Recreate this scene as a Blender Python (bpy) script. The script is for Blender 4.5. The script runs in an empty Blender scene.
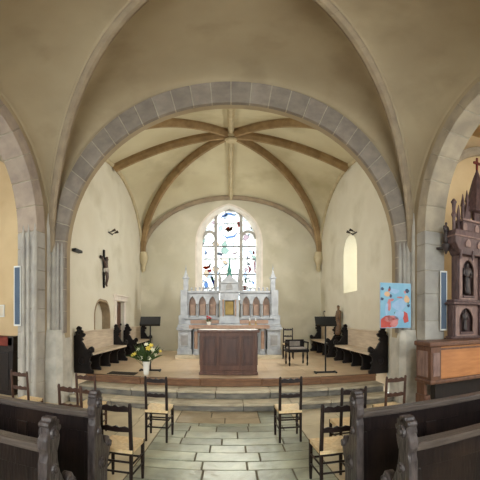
import bpy, bmesh, math, random
from math import pi, sin, cos, tan, atan, sqrt, radians
from mathutils import Vector, Matrix

random.seed(7)
S = bpy.context.scene
C = S.collection

# ------------------------------------------------------------------ camera, world, lights, exposure
F, CXP, HYP, EYE = 337.0, 231.0, 318.0, 1.65      # panorama scale, axis column, horizon row, eye height
cam = bpy.data.cameras.new('camera')
cam.type = 'PANO'
cam.panorama_type = 'EQUIRECTANGULAR'
cam.longitude_min, cam.longitude_max = -CXP / F, (480 - CXP) / F
cam.latitude_min, cam.latitude_max = -(480 - HYP) / F, HYP / F
cam.clip_start = 0.05
co = bpy.data.objects.new('camera', cam)
co.location = (0, 0, EYE)
co.rotation_euler = (pi / 2, 0, 0)
C.objects.link(co)
S.camera = co

w = bpy.data.worlds.new('sky')
S.world = w
w.use_nodes = True
bg = w.node_tree.nodes['Background']
bg.inputs[0].default_value = (0.86, 0.94, 1.0, 1)
bg.inputs[1].default_value = 2.2

def lamp(name, kind, loc, energy, col=(1, 1, 1), size=1.0, size_y=None, aim=None, spot=None, blend=.6):
    l = bpy.data.lights.new(name, kind)
    l.energy = energy
    l.color = col
    if kind == 'AREA':
        l.shape = 'RECTANGLE'; l.size = size; l.size_y = size_y or size
    else:
        l.shadow_soft_size = size
    if spot:
        l.spot_size = radians(spot); l.spot_blend = blend
    o = bpy.data.objects.new(name, l)
    o.location = loc
    if aim:
        o.rotation_euler = (Vector(aim) - Vector(loc)).to_track_quat('-Z', 'Y').to_euler()
    C.objects.link(o)
    return o

# daylight through the windows of the place, plus added warm fill in the chapels
lamp('daylight_east', 'AREA', (-.06, 13.6, 4.3), 110, (1, .99, .97), 3.2, 4.2, (-.06, 6, 1.2))
lamp('daylight_chancel_south', 'AREA', (4.6, 8.7, 3.4), 27, (.97, 1, .95), 1.8, 2.6, (0, 8.6, 2.2))
lamp('daylight_west', 'AREA', (0, -6.8, 4.2), 900, (.88, .94, 1), 5.0, 4.0, (0, 4, 2.2))
lamp('warm_fill_chapel_left', 'AREA', (-8.5, 2.4, 3.1), 55, (1, .92, .78), 2.4, 3.2, (-4, 4.4, 2.6))  # added warm fill for the left chapel, its source is out of view
lamp('warm_fill_chapel_right', 'AREA', (8.5, 2.4, 3.1), 150, (1, .88, .72), 2.4, 3.2, (4, 4.4, 2.6))  # added warm fill for the right chapel, same idea
sun = lamp('sun_low_east', 'SUN', (0, 20, 12), 5.2, (1, .97, .9), aim=(0, 4, 3.6))
sun.data.angle = radians(16)
# the two wall spotlights of the chancel
lamp('spot_beam_left', 'SPOT', (-3.0, 8.05, 3.95), 300, (1, .985, .94), .12, aim=(1.2, 9.2, 3.0), spot=150, blend=1)
lamp('spot_beam_right', 'SPOT', (3.0, 8.5, 3.95), 460, (1, .985, .94), .12, aim=(-1.2, 9.2, 3.0), spot=150, blend=1)

S.view_settings.view_transform = 'Standard'
S.view_settings.look = 'None'
S.view_settings.gamma = 1
S.view_settings.use_curve_mapping = False
S.view_settings.exposure = 0.25
S.cycles.max_bounces = 10
S.cycles.diffuse_bounces = 6
S.cycles.transparent_max_bounces = 12
S.cycles.sample_clamp_indirect = 6

def at(x, y, Y):
    """a point of the place at depth Y seen in column x, row y"""
    X = Y * tan((x - CXP) / F)
    return X, EYE - tan((y - HYP) / F) * sqrt(X * X + Y * Y)

# ------------------------------------------------------------------ materials
def lin(c):
    def f(v):
        v /= 255
        return v / 12.92 if v <= .04045 else ((v + .055) / 1.055) ** 2.4
    return (f(c[0]), f(c[1]), f(c[2]), 1)

def mat(name, c1, c2=None, rough=.8, scale=3.0, stretch=(1, 1, 1), bump=0.0, bscale=None, island=0.0,
        metal=0.0, spec=.4, stain=None, detail=5):
    m = bpy.data.materials.new(name)
    m.use_nodes = True
    nt = m.node_tree
    N, L = nt.nodes, nt.links
    b = N['Principled BSDF']
    b.inputs['Roughness'].default_value = rough
    b.inputs['Metallic'].default_value = metal
    b.inputs['Specular IOR Level'].default_value = spec
    tc = N.new('ShaderNodeTexCoord')
    mp = N.new('ShaderNodeMapping')
    mp.inputs['Scale'].default_value = stretch
    L.new(tc.outputs['Object'], mp.inputs['Vector'])
    nz = N.new('ShaderNodeTexNoise')
    nz.inputs['Scale'].default_value = scale
    nz.inputs['Detail'].default_value = detail
    L.new(mp.outputs[0], nz.inputs['Vector'])
    rp = N.new('ShaderNodeValToRGB')
    rp.color_ramp.elements[0].position = .33
    rp.color_ramp.elements[1].position = .67
    rp.color_ramp.elements[0].color = lin(c2 or c1)
    rp.color_ramp.elements[1].color = lin(c1)
    L.new(nz.outputs['Fac'], rp.inputs['Fac'])
    out = rp.outputs['Color']
    if stain:
        n2 = N.new('ShaderNodeTexNoise')
        n2.inputs['Scale'].default_value = stain[1]
        n2.inputs['Detail'].default_value = 4
        L.new(tc.outputs['Object'], n2.inputs['Vector'])
        r2 = N.new('ShaderNodeValToRGB')
        r2.color_ramp.elements[0].position = .52
        r2.color_ramp.elements[1].position = .72
        L.new(n2.outputs['Fac'], r2.inputs['Fac'])
        mx = N.new('ShaderNodeMix'); mx.data_type = 'RGBA'
        L.new(r2.outputs['Color'], mx.inputs['Factor'])
        L.new(out, mx.inputs[6]); mx.inputs[7].default_value = lin(stain[0])
        out = mx.outputs[2]
    if island:
        g = N.new('ShaderNodeNewGeometry')
        mr = N.new('ShaderNodeMapRange')
        mr.inputs['To Min'].default_value = 1 - island
        mr.inputs['To Max'].default_value = 1 + island
        L.new(g.outputs['Random Per Island'], mr.inputs['Value'])
        hs = N.new('ShaderNodeHueSaturation')
        L.new(mr.outputs[0], hs.inputs['Value'])
        L.new(out, hs.inputs['Color'])
        out = hs.outputs['Color']
    L.new(out, b.inputs['Base Color'])
    if bump:
        nb = N.new('ShaderNodeTexNoise')
        nb.inputs['Scale'].default_value = bscale or scale * 4
        nb.inputs['Detail'].default_value = 6
        L.new(mp.outputs[0], nb.inputs['Vector'])
        bp = N.new('ShaderNodeBump')
        bp.inputs['Strength'].default_value = bump
        bp.inputs['Distance'].default_value = .02
        L.new(nb.outputs['Fac'], bp.inputs['Height'])
        L.new(bp.outputs['Normal'], b.inputs['Normal'])
    return m

def glassmat(name, col, alpha=.75):
    m = bpy.data.materials.new(name)
    m.use_nodes = True
    N, L = m.node_tree.nodes, m.node_tree.links
    N.remove(N['Principled BSDF'])
    t = N.new('ShaderNodeBsdfTransparent'); t.inputs[0].default_value = lin(col)
    d = N.new('ShaderNodeBsdfTranslucent'); d.inputs[0].default_value = lin(col)
    mx = N.new('ShaderNodeMixShader'); mx.inputs[0].default_value = 1 - alpha
    L.new(t.outputs[0], mx.inputs[1]); L.new(d.outputs[0], mx.inputs[2])
    L.new(mx.outputs[0], N['Material Output'].inputs[0])
    return m

M = dict(
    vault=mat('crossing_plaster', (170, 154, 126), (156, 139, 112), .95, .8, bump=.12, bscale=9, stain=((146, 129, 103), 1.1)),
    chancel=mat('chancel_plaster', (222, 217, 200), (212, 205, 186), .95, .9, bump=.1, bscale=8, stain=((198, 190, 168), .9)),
    backwall=mat('east_wall_plaster', (204, 197, 176), (188, 180, 156), .95, .9, bump=.12, bscale=8, stain=((216, 208, 188), 1.0)),
    chvault=mat('chancel_vault_plaster', (212, 203, 172), (198, 187, 154), .95, .9, bump=.1, bscale=8, stain=((180, 168, 134), .8)),
    chapel=mat('chapel_plaster', (214, 190, 150), (198, 172, 132), .95, 1.2, bump=.1, bscale=8),
    mortar=mat('mortar', (176, 166, 148), (160, 150, 132), .95, 5),
    arch=mat('arch_stone', (140, 129, 116), (120, 109, 99), .9, 5, bump=.35, bscale=22, island=.12),
    sidearch=mat('side_arch_stone', (168, 155, 134), (146, 135, 119), .9, 4, bump=.3, bscale=18, island=.10),
    leftarch=mat('left_arch_stone', (164, 148, 132), (142, 127, 116), .9, 4, bump=.3, bscale=18, island=.1),
    pier=mat('pier_stone', (176, 170, 160), (152, 147, 140), .9, 3, bump=.25, bscale=16, island=.08),
    plinth=mat('plinth_stone', (196, 190, 178), (165, 160, 150), .9, 4, bump=.4, bscale=14),
    rib=mat('rib_stone', (160, 143, 118), (138, 122, 102), .9, 4, bump=.3, bscale=16, island=.07),
    chrib=mat('chancel_rib_stone', (164, 138, 100), (138, 112, 78), .9, 4, bump=.3, bscale=16, island=.09),
    palerib=mat('pale_rib_stone', (200, 186, 152), (180, 165, 132), .9, 4, bump=.2, island=.05),
    mullion=mat('mullion_stone', (176, 172, 166), (156, 152, 146), .9, 6),
    winstone=mat('window_stone', (232, 222, 210), (216, 206, 194), .9, 4, bump=.15),
    slab=mat('flagstone_green_grey', (180, 182, 160), (146, 148, 130), .38, 4, bump=.5, bscale=9, island=.27, stain=((140, 134, 112), 2.0)),
    slab_side=mat('flagstone_beige', (212, 198, 168), (192, 178, 148), .45, 3, bump=.35, bscale=9, island=.07),
    slab_brown=mat('flagstone_brown', (176, 160, 132), (154, 138, 112), .5, 3, bump=.35, bscale=9, island=.07),
    joint=mat('floor_joint', (128, 118, 98), (104, 96, 80), .95, 6),
    tiles=mat('chancel_tiles', (218, 194, 162), (204, 178, 146), .3, 2.5, bump=.08, island=.05),
    nosing=mat('platform_nosing', (134, 96, 66), (106, 74, 51), .5, 5, (1, 6, 6), bump=.15),
    riser_shade=mat('step_riser_shade', (136, 130, 118), (98, 95, 90), .7, 5, (1, 3, 3), bump=.4, bscale=10, island=.12),  # risers of both steps; their shade is put into the stone colour
    step=mat('step_stone', (200, 188, 162), (172, 160, 138), .75, 4, (1, 3, 3), bump=.4, bscale=10, island=.12, stain=((146, 136, 116), 2.2)),
    pew=mat('pew_wood', (34, 24, 23), (19, 14, 15), .36, 5, (6, 6, .8), bump=.3, bscale=10, spec=.35, stain=((58, 43, 35), 1.6)),
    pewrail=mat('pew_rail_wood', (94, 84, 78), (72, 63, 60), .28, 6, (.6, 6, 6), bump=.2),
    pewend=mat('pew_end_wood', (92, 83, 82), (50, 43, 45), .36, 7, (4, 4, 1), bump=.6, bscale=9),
    dark=mat('dark_chair_wood', (38, 22, 18), (24, 14, 12), .42, 6, (5, 5, 1), bump=.15),
    brown=mat('brown_chair_wood', (84, 56, 42), (60, 39, 30), .42, 6, (5, 5, 1), bump=.15),
    rush=mat('rush_seat', (230, 206, 164), (212, 182, 136), .5, 30, (1, 1, 1), bump=.3, bscale=90, island=.16),
    altarwood=mat('altar_wood', (108, 74, 60), (80, 53, 44), .42, 4, (4, 4, .7), bump=.15),
    altarpanel=mat('altar_panel_wood', (92, 62, 52), (68, 45, 39), .42, 4, (4, 4, .7), bump=.15),
    marble=mat('grey_marble', (174, 176, 178), (148, 150, 153), .5, 6, bump=.1),
    marbled=mat('dark_grey_marble', (150, 148, 144), (128, 126, 124), .5, 6, bump=.1),
    redmarble=mat('red_marble', (168, 138, 116), (144, 114, 96), .45, 7),
    cloth=mat('white_cloth', (232, 232, 230), (220, 220, 220), .9, 6),
    gold=mat('gold', (168, 142, 84), (140, 116, 64), .5, 6, metal=.4),
    verdigris=mat('verdigris', (66, 128, 112), (48, 104, 92), .6, 8),
    black=mat('black_carved_wood', (28, 20, 18), (17, 13, 12), .5, 8, spec=.2, bump=.5, bscale=26),
    bench=mat('bench_board', (212, 196, 174), (190, 172, 150), .5, 4, (1, .6, 5), bump=.15),
    blackmetal=mat('black_metal', (12, 11, 12), (8, 8, 8), .5, 6),
    grate=mat('grate_iron', (62, 54, 48), (44, 40, 36), .6, 30),
    vase=mat('white_ceramic', (236, 234, 226), None, .25),
    leaf=mat('leaf', (74, 96, 46), (46, 66, 30), .6, 20),
    yellow=mat('yellow_petal', (236, 214, 92), (214, 190, 84), .6, 20),
    white=mat('white_petal', (240, 238, 214), (222, 220, 190), .6, 20),
    redpetal=mat('red_petal', (196, 58, 60), (160, 40, 44), .6, 20),
    retable=mat('retable_wood', (98, 74, 71), (68, 50, 50), .5, 6, (3, 3, 1), bump=.4, bscale=18),
    retablelight=mat('retable_panel_wood', (142, 114, 104), (112, 88, 82), .5, 6, (3, 3, 1), bump=.3),
    statue=mat('statue_wood', (62, 50, 48), (46, 37, 36), .5, 10, bump=.3),
    sidefront=mat('side_altar_front', (180, 122, 74), (158, 102, 60), .4, 3, (1, 5, 5), bump=.12),
    sidewood=mat('side_altar_wood', (112, 76, 56), (86, 58, 44), .42, 5, (4, 4, .8), bump=.2),
    blueboard=mat('blue_grey_board', (78, 94, 114), (68, 84, 104), .6, 3),
    whiteframe=mat('white_frame', (216, 216, 212), None, .5),
    corpus=mat('corpus_wood', (86, 62, 50), (58, 42, 36), .45, 10),
    figwood=mat('figure_wood', (128, 98, 70), (80, 58, 42), .5, 14, bump=.5, bscale=30),
    loin=mat('loincloth', (190, 182, 170), (160, 150, 140), .7, 10),
    redtop=mat('red_cloth', (122, 52, 40), (96, 40, 32), .8, 6),
    cabinet=mat('cabinet_wood', (36, 25, 21), (24, 17, 15), .5, 6, (4, 4, 1), bump=.2),
    paper=mat('paper', (226, 216, 196), (206, 196, 176), .8, 5),
    doorwood=mat('door_wood', (108, 74, 54), (82, 56, 42), .5, 5, (4, 4, .7), bump=.2),
    niche=mat('niche_stone', (160, 140, 112), (136, 118, 94), .9, 5, bump=.3),
    lampmetal=mat('lamp_metal', (70, 64, 58), None, .4, metal=.6),
    cushion=mat('pale_cushion', (150, 140, 130), (126, 118, 110), .8, 8),
    p_sky=mat('poster_blue', (138, 182, 204), (112, 164, 194), .6, 3),
    p_pink=mat('poster_pink', (204, 140, 140), (190, 110, 104), .6, 8),
    p_red=mat('poster_red', (196, 84, 70), (176, 66, 58), .6, 8),
    p_dark=mat('poster_dark', (60, 72, 96), None, .6),
    p_pale=mat('poster_pale', (160, 186, 214), (140, 174, 206), .6, 9),
    p_orange=mat('poster_orange', (214, 172, 132), None, .6),
    p_green=mat('poster_green', (78, 120, 92), None, .6),
)
M['glass'] = glassmat('clear_glass', (250, 250, 246), .85)
def leaded(m):
    N, L = m.node_tree.nodes, m.node_tree.links
    tc = N.new('ShaderNodeTexCoord')
    vo = N.new('ShaderNodeTexVoronoi'); vo.inputs['Scale'].default_value = 5.5
    L.new(tc.outputs['Object'], vo.inputs['Vector'])
    sp = N.new('ShaderNodeSeparateColor'); L.new(vo.outputs['Color'], sp.inputs[0])
    rp = N.new('ShaderNodeValToRGB'); rp.color_ramp.interpolation = 'CONSTANT'
    cols = ((0, (.88, .9, .86)), (.6, (.76, .82, .84)), (.76, (.9, .86, .8)), (.88, (.5, .54, .58)), (.92, (.56, .5, .42)), (.95, (.5, .44, .46)), (.975, (.42, .5, .46)))
    e = rp.color_ramp.elements
    while len(e) < len(cols): e.new(.5)
    for el, (p_, c_) in zip(e, cols):
        el.position = p_; el.color = (*c_, 1)
    L.new(sp.outputs[0], rp.inputs[0])
    v2 = N.new('ShaderNodeTexVoronoi'); v2.inputs['Scale'].default_value = 5.5; v2.feature = 'DISTANCE_TO_EDGE'
    L.new(tc.outputs['Object'], v2.inputs['Vector'])
    gt_ = N.new('ShaderNodeMath'); gt_.operation = 'GREATER_THAN'; gt_.inputs[1].default_value = .022
    L.new(v2.outputs['Distance'], gt_.inputs[0])
    mx = N.new('ShaderNodeMix'); mx.data_type = 'RGBA'
    L.new(gt_.outputs[0], mx.inputs['Factor']); mx.inputs[6].default_value = (.12, .12, .13, 1)
    L.new(rp.outputs[0], mx.inputs[7])
    for n_ in N:
        if n_.type in ('BSDF_TRANSPARENT', 'BSDF_TRANSLUCENT'): L.new(mx.outputs[2], n_.inputs[0])
M['stained'] = glassmat('stained_glass', (250, 250, 246), .85)
leaded(M['stained'])
M['g_green'] = glassmat('green_glass', (30, 84, 60), .25)
M['g_orange'] = glassmat('orange_glass', (120, 52, 14), .25)
M['g_blue'] = glassmat('blue_glass', (20, 44, 110), .25)
M['g_pink'] = glassmat('pink_glass', (150, 84, 90), .3)
M['g_brown'] = glassmat('brown_glass', (70, 40, 24), .25)
M['g_pale'] = glassmat('pale_blue_glass', (140, 160, 190), .4)

# ------------------------------------------------------------------ mesh helpers
class MB:
    def __init__(s):
        s.b = bmesh.new()
    def box(s, x0, x1, y0, y1, z0, z1, mi=0):
        vs = [s.b.verts.new(p) for p in ((x0, y0, z0), (x1, y0, z0), (x1, y1, z0), (x0, y1, z0),
                                         (x0, y0, z1), (x1, y0, z1), (x1, y1, z1), (x0, y1, z1))]
        for f in ((3, 2, 1, 0), (4, 5, 6, 7), (0, 1, 5, 4), (1, 2, 6, 5), (2, 3, 7, 6), (3, 0, 4, 7)):
            s.b.faces.new([vs[i] for i in f]).material_index = mi
        return s
    def obox(s, c, size, rot):
        n0 = len(s.b.verts)
        hx, hy, hz = (v / 2 for v in size)
        s.box(-hx, hx, -hy, hy, -hz, hz)
        s.b.verts.ensure_lookup_table()
        R = Matrix.Translation(c) @ rot.to_4x4()
        for v in s.b.verts[n0:]:
            v.co = R @ v.co
        return s
    def loft(s, rings, cap=True, mi=0, closed=True):
        vr = [[s.b.verts.new(p) for p in r] for r in rings]
        n = len(vr[0])
        for a, c in zip(vr, vr[1:]):
            for i in range(n if closed else n - 1):
                f = s.b.faces.new((a[i], a[(i + 1) % n], c[(i + 1) % n], c[i]))
                f.material_index = mi
        if cap and n > 2:
            s.b.faces.new(vr[0][::-1]).material_index = mi
            s.b.faces.new(vr[-1]).material_index = mi
        return s
    def tube(s, pts, rad, n=8):
        pts = [Vector(p) for p in pts]
        rad = rad if isinstance(rad, (list, tuple)) else [rad] * len(pts)
        rings = []
        for i, p in enumerate(pts):
            t = (pts[min(i + 1, len(pts) - 1)] - pts[max(i - 1, 0)]).normalized()
            u = t.orthogonal().normalized() if abs(t.z) < .98 else Vector((1, 0, 0))
            if abs(t.z) < .98:
                u = t.cross(Vector((0, 0, 1))).normalized()
            else:
                u = (u - t * u.dot(t)).normalized()
            v = t.cross(u)
            rings.append([p + (u * cos(2 * pi * k / n) + v * sin(2 * pi * k / n)) * rad[i] for k in range(n)])
        return s.loft(rings)
    def lathe(s, prof, c=(0, 0, 0), n=16, sx=1, sy=1, rot=0):
        rings = []
        for r, z in prof:
            r = max(r, .0005)
            rings.append([(c[0] + sx * r * cos(rot + 2 * pi * k / n), c[1] + sy * r * sin(rot + 2 * pi * k / n), c[2] + z) for k in range(n)])
        return s.loft(rings)
    def poly(s, pts, axis, d0, d1, mi=0):
        """prism of a 2-D outline; axis 'x': pts are (y,z); 'y': (x,z); 'z': (x,y)"""
        def P(p, d):
            return {'x': (d, p[0], p[1]), 'y': (p[0], d, p[1]), 'z': (p[0], p[1], d)}[axis]
        a = [s.b.verts.new(P(p, d0)) for p in pts]
        c = [s.b.verts.new(P(p, d1)) for p in pts]
        n = len(pts)
        for i in range(n):
            s.b.faces.new((a[i], a[(i + 1) % n], c[(i + 1) % n], c[i])).material_index = mi
        for loop in (a, c):
            ed = []
            for i in range(n):
                e = s.b.edges.get((loop[i], loop[(i + 1) % n]))
                ed.append(e)
            r = bmesh.ops.triangle_fill(s.b, use_beauty=True, use_dissolve=False, edges=ed)
            for g in r['geom']:
                if isinstance(g, bmesh.types.BMFace):
                    g.material_index = mi
        return s
    def holed(s, outer, holes, axis, d0, d1, mi=0):
        """plate with holes"""
        def P(p, d):
            return {'x': (d, p[0], p[1]), 'y': (p[0], d, p[1]), 'z': (p[0], p[1], d)}[axis]
        loops = []
        for d in (d0, d1):
            es = []; ls = []
            for lp in [outer] + holes:
                vs = [s.b.verts.new(P(p, d)) for p in lp]
                ls.append(vs)
                es += [s.b.edges.new((vs[i], vs[(i + 1) % len(vs)])) for i in range(len(vs))]
            bmesh.ops.triangle_fill(s.b, use_beauty=True, use_dissolve=False, edges=es)
            loops.append(ls)
        for a, c in zip(*loops):
            n = len(a)
            for i in range(n):
                s.b.faces.new((a[i], a[(i + 1) % n], c[(i + 1) % n], c[i]))
        return s
    def ball(s, c, r, sc=(1, 1, 1), u=10, v=7):
        rings = []
        for i in range(v + 1):
            t = pi * i / v
            rr = max(sin(t), .02)
            rings.append([(c[0] + r * sc[0] * rr * cos(2 * pi * k / u), c[1] + r * sc[1] * rr * sin(2 * pi * k / u), c[2] - r * sc[2] * cos(t)) for k in range(u)])
        return s.loft(rings)
    def sweep(s, pts, sec, side, gap=0.0, per=0):
        """sweep a section (u across, v along the in-plane normal) on a curve in a vertical plane; per>0 cuts it into blocks"""
        pts = [Vector(p) for p in pts]
        side = Vector(side).normalized()
        rings = []
        for i, p in enumerate(pts):
            t = (pts[min(i + 1, len(pts) - 1)] - pts[max(i - 1, 0)]).normalized()
            nn = side.cross(t).normalized()
            rings.append([p + side * u + nn * v for u, v in sec])
        if not per:
            return s.loft(rings)
        for i in range(0, len(rings) - 1, per):
            s.loft(rings[i:i + per + 1])
        return s
    def build(s, name, m, parent=None, bevel=0, smooth=False, loc=None, seg=2):
        bmesh.ops.recalc_face_normals(s.b, faces=s.b.faces)
        me = bpy.data.meshes.new(name)
        s.b.to_mesh(me); s.b.free()
        for x in (m if isinstance(m, (list, tuple)) else [m]):
            me.materials.append(M[x] if isinstance(x, str) else x)
        o = bpy.data.objects.new(name, me)
        C.objects.link(o)
        if parent: o.parent = parent
        if loc: o.location = loc
        if smooth:
            for p in me.polygons: p.use_smooth = True
            if smooth == 'auto':
                md = o.modifiers.new('split', 'EDGE_SPLIT'); md.split_angle = radians(40)
        if bevel:
            md = o.modifiers.new('bevel', 'BEVEL')
            md.width = bevel; md.segments = seg; md.limit_method = 'ANGLE'; md.angle_limit = radians(35)
        return o

def tag(o, label, cat=None, group=None, kind=None):
    o['label'] = label
    if cat: o['category'] = cat
    if group: o['group'] = group
    if kind: o['kind'] = kind
    return o

def thing(name, label, cat, loc=(0, 0, 0), rz=0, group=None):
    o = bpy.data.objects.new(name, None)
    o.empty_display_size = .1
    C.objects.link(o)
    o.location = loc
    o.rotation_euler = (0, 0, rz)
    return tag(o, label, cat, group)

def struct(o, label, cat):
    return tag(o, label, cat, None, 'structure')

def copy_tree(o, parent=None):
    c = o.copy()
    C.objects.link(c)
    c.parent = parent
    for ch in list(o.children):
        copy_tree(ch, c)
    return c

def arc(cx, cz, rx, rz, a0, a1, n):
    return [(cx + rx * cos(a0 + (a1 - a0) * i / n), cz + rz * sin(a0 + (a1 - a0) * i / n)) for i in range(n + 1)]

def pointed(cx, z0, hw, zs, ztop, n=10):
    """outline of a pointed arch opening from the left foot over the top to the right foot"""
    h = ztop - zs
    R = (hw * hw + h * h) / (2 * hw)
    pts = [(cx - hw, z0)]
    a1 = math.asin(min(1, h / R))
    for i in range(n + 1):
        a = a1 * i / n
        pts.append((cx - hw + R - R * cos(a), zs + R * sin(a)))
    for i in range(n - 1, -1, -1):
        a = a1 * i / n
        pts.append((cx + hw - R + R * cos(a), zs + R * sin(a)))
    pts.append((cx + hw, z0))
    return pts

def sec(wd, dp):
    return [(-wd / 2, .02), (-wd / 2, -dp * .45), (-wd * .2, -dp), (wd * .2, -dp), (wd / 2, -dp * .45), (wd / 2, .02)]

# ------------------------------------------------------------------ the shell
WX = 3.4            # crossing walls
CW = 3.3            # chancel walls
Y_AR0, Y_AR1 = 5.75, 5.95
Y_BK = 12.1
PZ = .45            # chancel platform height
AR, AZ = 3.08, 2.83  # chancel arch radius, springing

# floor of flagstones
f = MB()
f.box(-8, 8, -6, 6.2, -.12, -.012, 0)
def slabs(x0, x1, y0, y1, rh, wmin, wmax, mi):
    y = y0
    while y < y1 - .05:
        h = min(rh * random.uniform(.85, 1.15), y1 - y)
        x = x0
        while x < x1 - .05:
            wd = random.uniform(wmin, wmax)
            if x1 - x - wd < wmin * .6: wd = x1 - x
            g = .009 if mi != 2 else .005
            dz = random.uniform(-.003, .003)
            f.box(x + g, x + wd - g, y + g, y + h - g, -.012, dz, mi)
            x += wd
        y += h
slabs(-1.0, 1.0, .6, 5.1, .27, .36, .8, 1)
slabs(-.85, .45, 5.1, 5.8, .35, .5, .8, 3)
slabs(-1.0, -.85, 5.1, 5.8, .35, .1, .2, 2)
slabs(.45, 1.0, 5.1, 5.8, .35, .4, .6, 1)
slabs(-3.8, -1.0, .6, 5.8, .55, .6, 1.0, 2)
slabs(1.0, 3.8, .6, 5.8, .55, .6, 1.0, 2)
slabs(-1.15, 1.15, -5.9, .6, .5, .6, .9, 1)
slabs(-7.9, -3.8, -.3, 6.1, .6, .6, .9, 2)
slabs(3.8, 7.9, -.3, 6.1, .6, .6, .9, 2)
struct(f.build('floor', ['joint', 'slab', 'slab_side', 'slab_brown'], bevel=.006, seg=1), 'stone flag floor of greenish grey and beige slabs', 'floor')

# chancel platform and steps
p = MB().box(-CW, CW, 6.62, Y_BK, 0, PZ - .004)
g = .004
for i in range(16):
    for j in range(13):
        x0 = -CW + i * 2 * CW / 16
        y0 = 6.62 + j * (Y_BK - 6.62) / 13
        p.box(x0 + g, x0 + 2 * CW / 16 - g, y0 + g, y0 + (Y_BK - 6.62) / 13 - g, PZ - .004, PZ)
struct(p.build('floor_chancel', 'tiles'), 'raised chancel floor in warm pinkish tiles', 'floor')
n = MB()
for i in range(5):
    n.box(-3.0 + i * 1.2 + .002, -3.0 + (i + 1) * 1.2 - .002, 6.5, 6.62, PZ - .045, PZ + .003).box(-3.0 + i * 1.2 + .002, -3.0 + (i + 1) * 1.2 - .002, 6.53, 6.62, .3, PZ - .045)
struct(n.build('trim_1', 'nosing', bevel=.012), 'brown wooden nosing along the chancel platform edge', 'step edge')
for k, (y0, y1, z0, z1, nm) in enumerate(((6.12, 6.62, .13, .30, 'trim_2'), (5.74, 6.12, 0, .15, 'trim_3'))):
    st = MB()
    x = -3.0
    while x < 2.95:
        wd = min(random.uniform(.7, 1.3), 3.0 - x)
        if 3.0 - x - wd < .4: wd = 3.0 - x
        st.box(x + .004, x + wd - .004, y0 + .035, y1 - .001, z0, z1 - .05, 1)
        st.box(x + .003, x + wd - .003, y0, y1 - .001, z1 - .05, z1, 0)
        x += wd
    if k == 0: st.box(-3.0, 3.0, 6.16, 6.6, 0, .13)
    struct(st.build(nm, ['step', 'riser_shade'], bevel=.014), ('upper' if k == 0 else 'lowest') + ' worn stone step with shade-toned riser across the chancel arch', 'step')

# chancel arch wall
hole = [(-AR, 0)] + arc(0, AZ, AR, AR, pi, 0, 40) + [(AR, 0)]
wl = MB().poly([(-3.9, 0), (-3.9, 7.4), (3.9, 7.4), (3.9, 0)] + hole[::-1], 'y', Y_AR0, Y_AR1)
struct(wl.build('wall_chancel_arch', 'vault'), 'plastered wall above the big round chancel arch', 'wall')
v = MB()
NV = 30
for i in range(NV):
    a0, a1 = pi * i / NV + .0028, pi * (i + 1) / NV - .0028
    inner = arc(0, AZ, AR - .012, AR - .012, a0, a1, 3)
    outer = arc(0, AZ, 3.38, AR + .57, a1, a0, 3)
    v.poly(inner + outer, 'y', Y_AR0 - .045, Y_AR0 + .05)
    v.poly(arc(0, AZ, AR - .008, AR - .008, pi * i / NV, pi * (i + 1) / NV, 3) + arc(0, AZ, 3.37, AR + .56, pi * (i + 1) / NV, pi * i / NV, 3), 'y', Y_AR0 - .038, Y_AR0 + .04, 1)
for s_ in (-1, 1):
    z = 1.36
    while z < AZ - .01:
        h = min(.42, AZ - z)
        a, b_ = sorted((s_ * (AR - .012), s_ * 3.37))
        v.box(a, b_, Y_AR0 - .045, Y_AR0 + .05, z + .004, z + h - .004)
        v.box(a + .004, b_ - .004, Y_AR0 - .038, Y_AR0 + .04, z, z + h, 1)
        z += h
struct(v.build('trim_4', ['arch', 'mortar'], bevel=.006, seg=1), 'grey stone voussoirs of the chancel arch', 'stone arch')

# moulded piers either side of the chancel arch
for s_, nm, side in ((-1, 'trim_5', 'left'), (1, 'trim_6', 'right')):
    b = MB()
    for dx, dy, r in ((3.3, 5.69, .05), (3.42, 5.66, .075), (3.22, 5.70, .04), (3.13, 5.7, .035)):
        b.tube([(s_ * dx, dy, 0.5), (s_ * dx, dy, 3.5 if dx > 3.4 else 2.9), (s_ * dx, dy + .04, 4.2 if dx > 3.4 else 3.3)], [r, r, .006], 12)
    struct(b.build(nm, 'pier', smooth='auto'), f'grey moulded stone shafts at {side} side of chancel arch', 'pier')
    b = MB()
    xa, xb = 3.44, 3.06
    prof = [(xa, 5.52), (xb + .1, 5.52), (xb, 5.62), (xb, 6.02), (xa, 6.02)]
    def ring(off, z):
        cx = (xa + xb) / 2 + .1
        return [(s_ * (cx + (x - cx) * off), 5.77 + (y - 5.77) * off, z) for x, y in prof]
    b.loft([ring(1.04, 0), ring(1.04, .16), ring(1.0, .2), ring(1.0, .85), ring(.97, .9), ring(.97, 1.22), ring(.8, 1.42)])
    struct(b.build('trim_7' if s_ < 0 else 'trim_8', 'plinth', bevel=.01), f'pale worn stone plinth under {side} chancel arch pier', 'plinth')

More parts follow.
